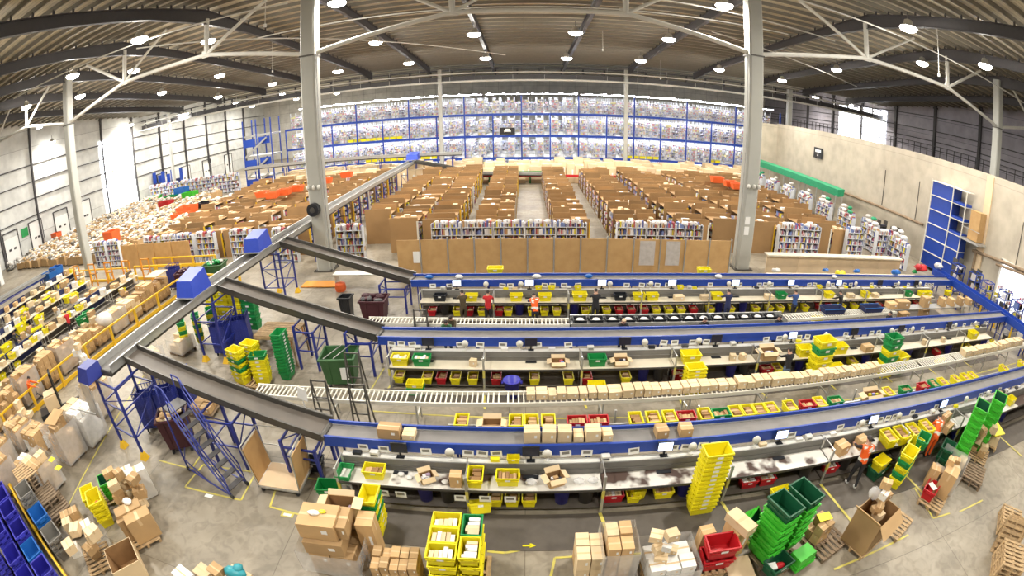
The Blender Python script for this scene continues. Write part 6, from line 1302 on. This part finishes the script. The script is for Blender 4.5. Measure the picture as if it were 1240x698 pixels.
# ================================================================== LEFT PACKING LINES
random.seed(90)
for (X_, ya, yb, nm) in ((-28.9, 8.5, 22.5, 'nearest left packing line'), (-34.6, 11, 24, 'middle left packing line'), (-40.2, 14, 25.5, 'far left packing line')):
    n = int((yb-ya)/3.5)
    for i in range(n+1):
        y = ya + 3.5*i
        m = MB().box(-.35, .35, 0, 3.45, .86, .92)
        e = one('packing_table', 'workbench', 'long pale-topped packing table in the %s' % nm, m, 'worktop_pale', 'tables of the ' + nm, order='y', loc=(X_, y, 0))
        for yy in (.1, 3.3):
            for xx in (-.32, .28): _link('leg', MB().box(xx, xx+.05, yy, yy+.05, 0, .86).mesh('leg', 'galvanised'), e)
        _link('lower_shelf', MB().box(-.33, .33, .1, 3.35, .25, .28).mesh('lower_shelf', 'shelf_dark'), e)
        _link('divider', MB().box(-.4, -.36, 0, 3.45, .3, 1.3).mesh('divider', 'cloth_navy' if i % 2 else 'shelf_dark'), e)
        for k in range(3):
            c = random.choice('yyyyg'); 
            if R() < .32: tote(c, X_+U(-.1, .1), y+.4+1.1*k, .92, U(0, 3), 'on the ' + nm, 'totes on the ' + nm, fill=2, sc_=1.1)
            if R() < .35: tote(c, X_+.1, y+.5+1.0*k, .28, PI/2, 'under the ' + nm, 'totes under the ' + nm)
            carton(X_+U(-.1, .15), y+.9+1.05*k, .92, U(.35, .65), U(.35, .65), U(.25, .5), U(0, 1), random.choice(['cardboard', 'pale_card', 'white']), 'box lying on the ' + nm, 'boxes on the ' + nm)
random.seed(91)
for i in range(11):     # loads along the inside of the guard rail
    y = 7.3 + 1.62*i; x = -24.0
    nz = random.choice([3, 4, 4, 5]); where = 'the %s load inside the guard rail' % ordw(i+1)
    spawn(OLDPALLET, (x, y, 0), PI/2, 'wooden pallet under ' + where)
    kd = random.choice(['cardboard', 'cardboard', ('cardboard', 'pale_card')])
    load(x, y, 0, 2, 3, nz, .55, .44, .3, where, kind=kd, miss=.2, ragged=.1)
    if i in (2, 4, 7): wrap(x, y, 0, 1.15, 1.4, .1, .15+.3*nz, 'clear wrap around ' + where)
for i in range(9):
    y = 8.0 + 1.7*i; x = -26.0+U(-.2, .2); where = 'the %s heap between rail loads and tables' % ordw(i+1)
    if i in (7,): continue
    loose(x, y, 0, 7, (.6, .6), (.35, .6), where)
for i in range(8):
    y = 9.5 + 1.9*i; x = -31.4+U(-.4, .4); loose(x, y, 0, 6, (.7, .6), (.35, .65), 'the %s pile between the left tables' % ordw(i+1), ('cardboard', 'pale_card', 'white', 'cardboard'))
    x = -37.2; loose(x, y+3, 0, 6, (.7, .6), (.4, .7), 'the %s pile beyond the middle left line' % ordw(i+1), ('cardboard', 'pale_card', 'white'))
for px, py in ((47, 385), (58, 362), (83, 360), (90, 358), (29, 378), (107, 380), (100, 386), (8, 420), (3, 435), (25, 395), (45, 400)):
    p = P(px, py, .95); c = 'g' if px in (107, 100) else 'y'
    tote(c, p.x, p.y, .6, U(0, 3), 'heaped high between the left packing tables', 'totes heaped between the left tables', sc_=1.6)
one('white_sack', 'bag', 'large white sack beside the guard-rail loads', MB().blob((0, 0, .35), .7, .55, .45), 'white_bag', loc=(P(128, 392, 1).x, P(128, 392, 1).y, .9), smooth=True); one('rail_board', 'board', 'pale board lying on the last load inside the guard rail', MB().box(-.6, .6, -.7, .7, 0, .06), 'pale_ply', loc=(-24, 23.6, 1.75))
channel('flat_conveyor', (-45.2, 14, 1.15), (-44.2, 26.5, 1.15), 1.0, ('belt', 'galvanised', 'blue_steel'), .25, lab='pale flat conveyor at the far left beyond the packing lines')
support('dark support legs of the pale far left conveyor', [(-45, 15), (-44.4, 15), (-44.0, 25.5), (-44.5, 25.5)], 1.05, foot=False, brace=False)
p = P(5, 335); one('white_post', 'post', 'tall pale post at the left picture edge', MB().box(-.5, .5, -.3, .3, 0, 4.2), 'label_white', loc=(P(2, 345).x, P(2, 345).y, 0))
# pallet truck
p = P(66, 500); e = _link('pallet_truck', None, None); e.location = p; e.rotation_euler = (0, 0, -.55); e['label'] = 'black and cream electric pallet truck beside the guard rail'; e['category'] = 'truck'; TOP.append((e, None))
_link('body', MB().box(-.4, .4, -.25, .55, .12, .95).box(-.35, .35, -.2, .5, .95, 1.02).mesh('body', 'pale_card', bevel=.03), e); _link('body_base', MB().box(-.45, .45, -.75, .6, .05, .28).mesh('body_base', 'black_plastic'), e); _link('mast', MB().box(-.4, -.25, .5, .6, .1, 1.9).box(.25, .4, .5, .6, .1, 1.9).box(-.4, .4, .5, .58, 1.1, 1.2).box(-.4, .4, .5, .58, 1.8, 1.9).mesh('mast', 'black_plastic'), e)
for x in (-.25, .12): _link('fork', MB().box(x, x+.14, .6, 1.7, .06, .12).mesh('fork', 'dark_metal'), e)
_link('tiller', MB().tube((0, -.2, .9), (0, -.5, 1.25), .03).tube((-.2, -.5, 1.25), (.2, -.5, 1.25), .03).mesh('tiller', 'black_plastic'), e)
for x in (-.35, .35): _link('wheel', MB().tube((x-.05, -.4, .1), (x+.05, -.4, .1), .1, n=12).mesh('wheel', 'black_plastic'), e)

# ================================================================== PEOPLE
def person(loc, rz, label, top='cloth_black', legs='cloth_black', shoes='black_plastic', vest=False, sleeves=True, lean=.12, reach=(.95, .9), bend=(1.25, 1.1), stance=.03, hair='hair', hgt=1.0, head_dn=.35, cap=None):
    V = []; E_ = []; Rr = []; T = []
    def add(co, r, tag, par=None):
        V.append(Vector(co)); Rr.append(r if isinstance(r, tuple) else (r, r)); T.append(tag)
        if par is not None: E_.append((par, len(V)-1))
        return len(V)-1
    pv = Vector((0, 0, .95)); cl, sl = math.cos(lean), math.sin(lean)
    def up(x, y, z): z -= .95; return (x, y*cl + z*sl, .95 + z*cl - y*sl)
    a = add(pv, (.155, .115), 'legs'); s1 = add(up(0, 0, 1.1), (.14, .10), 'top', a); s2 = add(up(0, .01, 1.27), (.165, .115), 'top', s1); s3 = add(up(0, 0, 1.41), (.14, .095), 'top', s2)
    nk = add(up(0, .01, 1.51), .052, 'skin', s3)
    hx = up(0, .03, 1.57); hc = Vector(hx); hd = lean + head_dn; f = Vector((0, math.cos(hd), -math.sin(hd))); u = Vector((0, math.sin(hd), math.cos(hd)))
    h1 = add(hc + u*.0 + f*.015, (.066, .075), 'skin', nk); h2 = add(hc + u*.085 + f*.005, (.078, .094), 'head', h1); h3 = add(hc + u*.155, (.062, .075), 'head', h2)
    add(hc + u*.045 + f*.112, .014, 'skin', h1)
    for s in (-1, 1): add(hc + u*.05 + Vector((s*.092, 0, 0)), .014, 'skin', h1)
    for k, s in ((0, -1), (1, 1)):
        sh = add(up(s*.175, -.005, 1.42), .062, 'top', s3); ra, be = reach[k], bend[k]
        d1 = Vector((s*.18, math.sin(ra), -math.cos(ra))).normalized(); el = V[sh] + d1*.29; e1 = add(el, .047, 'top', sh)
        d2 = Vector((-s*.15, math.sin(be), -math.cos(be))).normalized(); wr_ = el + d2*.25; w1_ = add(wr_, .032, 'top' if sleeves else 'skin', e1)
        pm = add(wr_ + d2*.06, (.040, .022), 'skin', w1_); side = d2.cross(Vector((0, 0, 1))).normalized()
        if side.length < .1: side = Vector((1, 0, 0))
        dn = side.cross(d2).normalized()*(-1)
        for i, (o_, l_) in enumerate(((-.028, .070), (-.009, .080), (.010, .075), (.028, .058))):
            f1 = add(V[pm] + d2*.045 + side*o_, .0095, 'skin', pm); f2 = add(V[f1] + d2*l_*.5 - Vector((0, 0, .012)), .0085, 'skin', f1); add(V[f2] + d2*l_*.35 - Vector((0, 0, .026)), .0075, 'skin', f2)
        t1 = add(V[pm] - d2*.02 - s*side*.038, .011, 'skin', pm); add(V[t1] + d2*.04 - s*side*.018, .009, 'skin', t1)
        hp = add((s*.095, 0, .87), (.095, .10), 'legs', a); kn = add((s*.10, .03 + s*stance, .49), .066, 'legs', hp); an = add((s*.105, -.01 + s*stance*1.6, .10), .042, 'legs', kn); hl = add((s*.105, -.03 + s*stance*1.6, .045), .040, 'shoe', an); add((s*.115, .14 + s*stance*1.6, .034), .036, 'shoe', hl)
    me = bpy.data.meshes.new('person'); me.from_pydata([v*hgt for v in V], E_, []); o = bpy.data.objects.new('person', me); COL.objects.link(o)
    o.modifiers.new('skin', 'SKIN'); lay = me.skin_vertices[0].data
    for i, r in enumerate(Rr): lay[i].radius = (r[0]*hgt, r[1]*hgt)
    lay[0].use_root = True
    ss = o.modifiers.new('sub', 'SUBSURF'); ss.levels = ss.render_levels = 1
    bpy.context.view_layer.update(); dg = bpy.context.evaluated_depsgraph_get(); m2 = bpy.data.meshes.new_from_object(o.evaluated_get(dg)); m2.name = 'person'
    o.modifiers.clear(); o.data = m2
    m2.materials.clear()
    for n_ in (legs, top, 'skin', shoes): m2.materials.append(MATS[n_])
    code = {'legs': 0, 'top': 1, 'skin': 2, 'head': 2, 'shoe': 3}; segs = [(V[a_]*hgt, V[b_]*hgt, T[b_], max(Rr[b_])) for a_, b_ in E_]; tags = []
    for pl in m2.polygons:
        c = pl.center; best = None
        for p_, q_, t_, r_ in segs:
            d = q_-p_; k = max(0, min(1, (c-p_).dot(d)/max(d.length_squared, 1e-9))); ds = (c-(p_+d*k)).length - r_*.5
            if best is None or ds < best[0]: best = (ds, t_)
        tg = best[1]
        tags.append(tg); pl.material_index = code[tg]; pl.use_smooth = True
    def cover(name, sel, off, mats, mi=lambda c: 0):
        vm = {}; vs = []; fs = []; ms = []
        for pl in m2.polygons:
            if not sel(pl.center, tags[pl.index]): continue
            f_ = []
            for vi in pl.vertices:
                if vi not in vm: vm[vi] = len(vs); v = m2.vertices[vi]; vs.append(v.co + v.normal*off)
                f_.append(vm[vi])
            fs.append(f_); ms.append(mi(pl.center))
        if not fs: return
        mm = bpy.data.meshes.new(name); mm.from_pydata(vs, [], fs)
        for x_ in mats: mm.materials.append(MATS[x_])
        mm.polygons.foreach_set('material_index', ms); mm.polygons.foreach_set('use_smooth', [True]*len(fs)); return _link(name, mm, o)
    hcw = hc*hgt
    cover('hair', lambda c, t: t == 'head' and ((c-hcw).dot(u) > .10 or (c-hcw).dot(f) < .02) and (c-hcw).dot(u) > .02, .012, [cap or hair])
    if vest: cover('vest', lambda c, t: t == 'top' and abs(c.x) < .21 and c.z > .93*hgt, .016, ['hivis', 'hivis_band'], lambda c: 1 if (1.02 < c.z/hgt < 1.09 or .09 < abs(c.x) < .125 and c.z > 1.16) else 0)
    for s in (-1, 1):
        e_ = hcw + u*.055*hgt + f*.082*hgt + Vector((s*.032, 0, 0)); _link('eye', MB().blob(e_, .011, .009, .008, jit=0).mesh('eye', 'black_plastic'), o)
    _link('mouth', MB().blob(hcw - u*.012 + f*.078*hgt, .026, .008, .006, jit=0).mesh('mouth', 'maroon'), o)
    o.location = loc; o.rotation_euler = (0, 0, rz); o['label'] = label; o['category'] = 'person'; TOP.append((o, None)); return o
def pp(px, y, z=.9): return (at(px, y, z), y, .018)
person(pp(1042, 8.55), -.25, 'person in an orange hi-vis vest standing at the front packing row', vest=True, shoes='shoe_white', stance=-.07, hgt=1.1, lean=.1)
person(pp(1133, 8.9), -.5, 'person in an orange hi-vis vest bending beside the lime towers', vest=True, lean=.55, legs='hivis', reach=(.5, .4), bend=(.8, .8), top='hivis')
person(pp(953, 14.45), 0, 'person in a black top and blue jeans at the middle packing row', legs='denim', sleeves=True, hgt=1.03)
person(pp(591, 20.55), .0, 'person in a red shirt at the rear packing row', top='cloth_red', sleeves=False)
person(pp(561, 20.6), .3, 'person in an olive patterned jacket at the rear packing row', top='cloth_olive', legs='cloth_olive')
person(pp(648, 20.2), .2, 'person in an orange hi-vis vest leaning over the rear row', vest=True, lean=.38, top='cloth_navy')
person(pp(721, 20.55), 0, 'person all in black at the rear row facing a monitor', hgt=1.04)
person(pp(881, 20.5), 0, 'person in dark navy at the rear row near the thick column', top='cloth_navy', legs='cloth_navy', hgt=1.02)
person(pp(962, 20.5), 0, 'person in a blue shirt at the rear row beside a green tote', top='cloth_blue', legs='cloth_black')
person(pp(1018, 20.3), .5, 'person in black at the right part of the rear row', lean=.2)
person(pp(548, 18.1, 1.3), PI*.9, 'dark-haired person in a patterned jacket at the left roller stretch', top='cloth_olive', hgt=1.0)
person(pp(541, 17.75, 1.3), PI, 'person in green behind the middle belt, head just visible', top='skip_green', hgt=.98)
for px, lab in ((754, 'person behind the middle belt with only the fair head visible'), (852, 'person behind the middle belt below the navy-clad packer'), (942, 'dark-haired person behind the middle belt near the tray end'), (1076, 'dark-haired person behind the middle belt beside the long trays')):
    person(pp(px, 17.7, 1.5), PI+.2, lab, top='cloth_black', hair='pale_card' if 'fair' in lab else 'hair', hgt=1.0, head_dn=.1)
person((P(44, 498).x-.2, P(44, 498).y+.2, 0), -.8, 'person with orange sleeves standing by the pallet truck', top='hivis', legs='cloth_black', lean=.3)
person((P(10, 440).x+.4, P(20, 430).y, 0), -1.2, 'person in dark clothes at the nearest left packing line', legs='cloth_navy')
person((-27.9, 17.4, 0), 1.2, 'person in a red top between the left packing tables', top='cloth_red')
for i, y in enumerate((10.8, 13.2, 16.5)): person((31.35, y+1.1, 0), -1.3, 'dark-clad person beyond the cross conveyor, %s one' % ['nearest', 'middle', 'farthest'][i], top=['cloth_black', 'cloth_navy', 'cloth_black'][i])

# ================================================================== past 300 of a kind: the smallest in view become one thing of stuff
bpy.context.view_layer.update()
def gather(stem, keep, label, name):
    L_ = [t for t in TOP if t[0].name.split('.')[0] == stem]
    def size(o): v = o.location; d = (v - Vector((0, 0, H))).length; return (o.scale.x*o.scale.y*o.scale.z)**(1/3)/d
    L_.sort(key=lambda t: -size(t[0])); rest = L_[keep:]
    if not rest: return
    m = MB(); mats = []
    for o, _ in rest:
        for c in [o] + list(o.children):
            if c.data is None: continue
            W = c.matrix_world; mp = []
            for mt_ in c.data.materials:
                if mt_ not in mats: mats.append(mt_)
                mp.append(mats.index(mt_))
            b = len(m.v); m.v += [tuple(W @ v.co) for v in c.data.vertices]
            for pl in c.data.polygons: m.f.append(tuple(i + b for i in pl.vertices)); m.m.append(mp[pl.material_index])
    for t in rest:
        TOP.remove(t)
        for c in list(t[0].children): bpy.data.objects.remove(c)
        bpy.data.objects.remove(t[0])
    o = one(name, 'boxes' if 'carton' in name or 'box' in name else 'totes', label, m, mats, None, None); o['kind'] = 'stuff'
gather('cardboard_box', 300, 'mass of smaller brown and pale cartons in the farther loads and left tables', 'carton_mass')
gather('plastic_tote', 300, 'mass of farther yellow, red and green totes along the rows and left tables', 'tote_mass')
for o, _ in TOP:
    if o.name.split('.')[0] in ('rafter_beam', 'purlin_beam', 'girder_beam', 'truss_beam', 'column', 'wall_pilaster', 'ceiling_pipe'): o['kind'] = 'structure'

# ================================================================== LABELS: tell alike things apart by their place in the row
bpy.context.view_layer.update()
def shorten(w_, n):
    w_ = list(w_)
    for dr in ['the']*5 + ['plastic', 'clear', 'packing', 'wooden', 'small', 'long', 'the', 'cardboard-sided', 'white-framed', 'upright', 'fixed']:
        if len(w_) <= n: break
        if dr in w_: k = len(w_) - 1 - w_[::-1].index(dr); w_.pop(k)
    return w_
by = {}
for o, order in TOP:
    if order and o.get('label'): by.setdefault(o['label'], []).append((o, order))
for lab, L_ in by.items():
    if len(L_) < 2 or len(L_) > 50: continue
    od = L_[0][1]
    def key(t):
        v = t[0].matrix_world.translation
        if t[0].data is not None and v.length < 1e-6:
            bb = [Vector(c) for c in t[0].bound_box]; v = t[0].matrix_world @ (sum(bb, Vector())/8)
        return v.y if od == 'y' else pix(v)[0]
    L_ = sorted(L_, key=key); n = len(L_)
    for i, (o, _) in enumerate(L_):
        if od == 'y': tail = 'nearest one' if i == 0 else ('farthest one' if i == n-1 else ordw(i+1) + ' one back')
        else: tail = 'leftmost' if i == 0 else ('rightmost' if i == n-1 else ordw(i+1) + ' from left')
        if o.data is not None and o.data.name.startswith(('white_box',)) and 'white' not in lab: pass
        w_ = shorten(lab.split(), 13)
        o['label'] = ' '.join(w_) + ', ' + tail
for o, _ in TOP:
    o['label'] = ' '.join(shorten(o['label'].split(), 16))
    if len(o['label'].split()) > 16: print('LONG', o['label'])
for o, _ in TOP:
    if o.get('group') is None and len(by.get(o.get('label'), [])) > 1: o['group'] = 'alike ' + o['category']
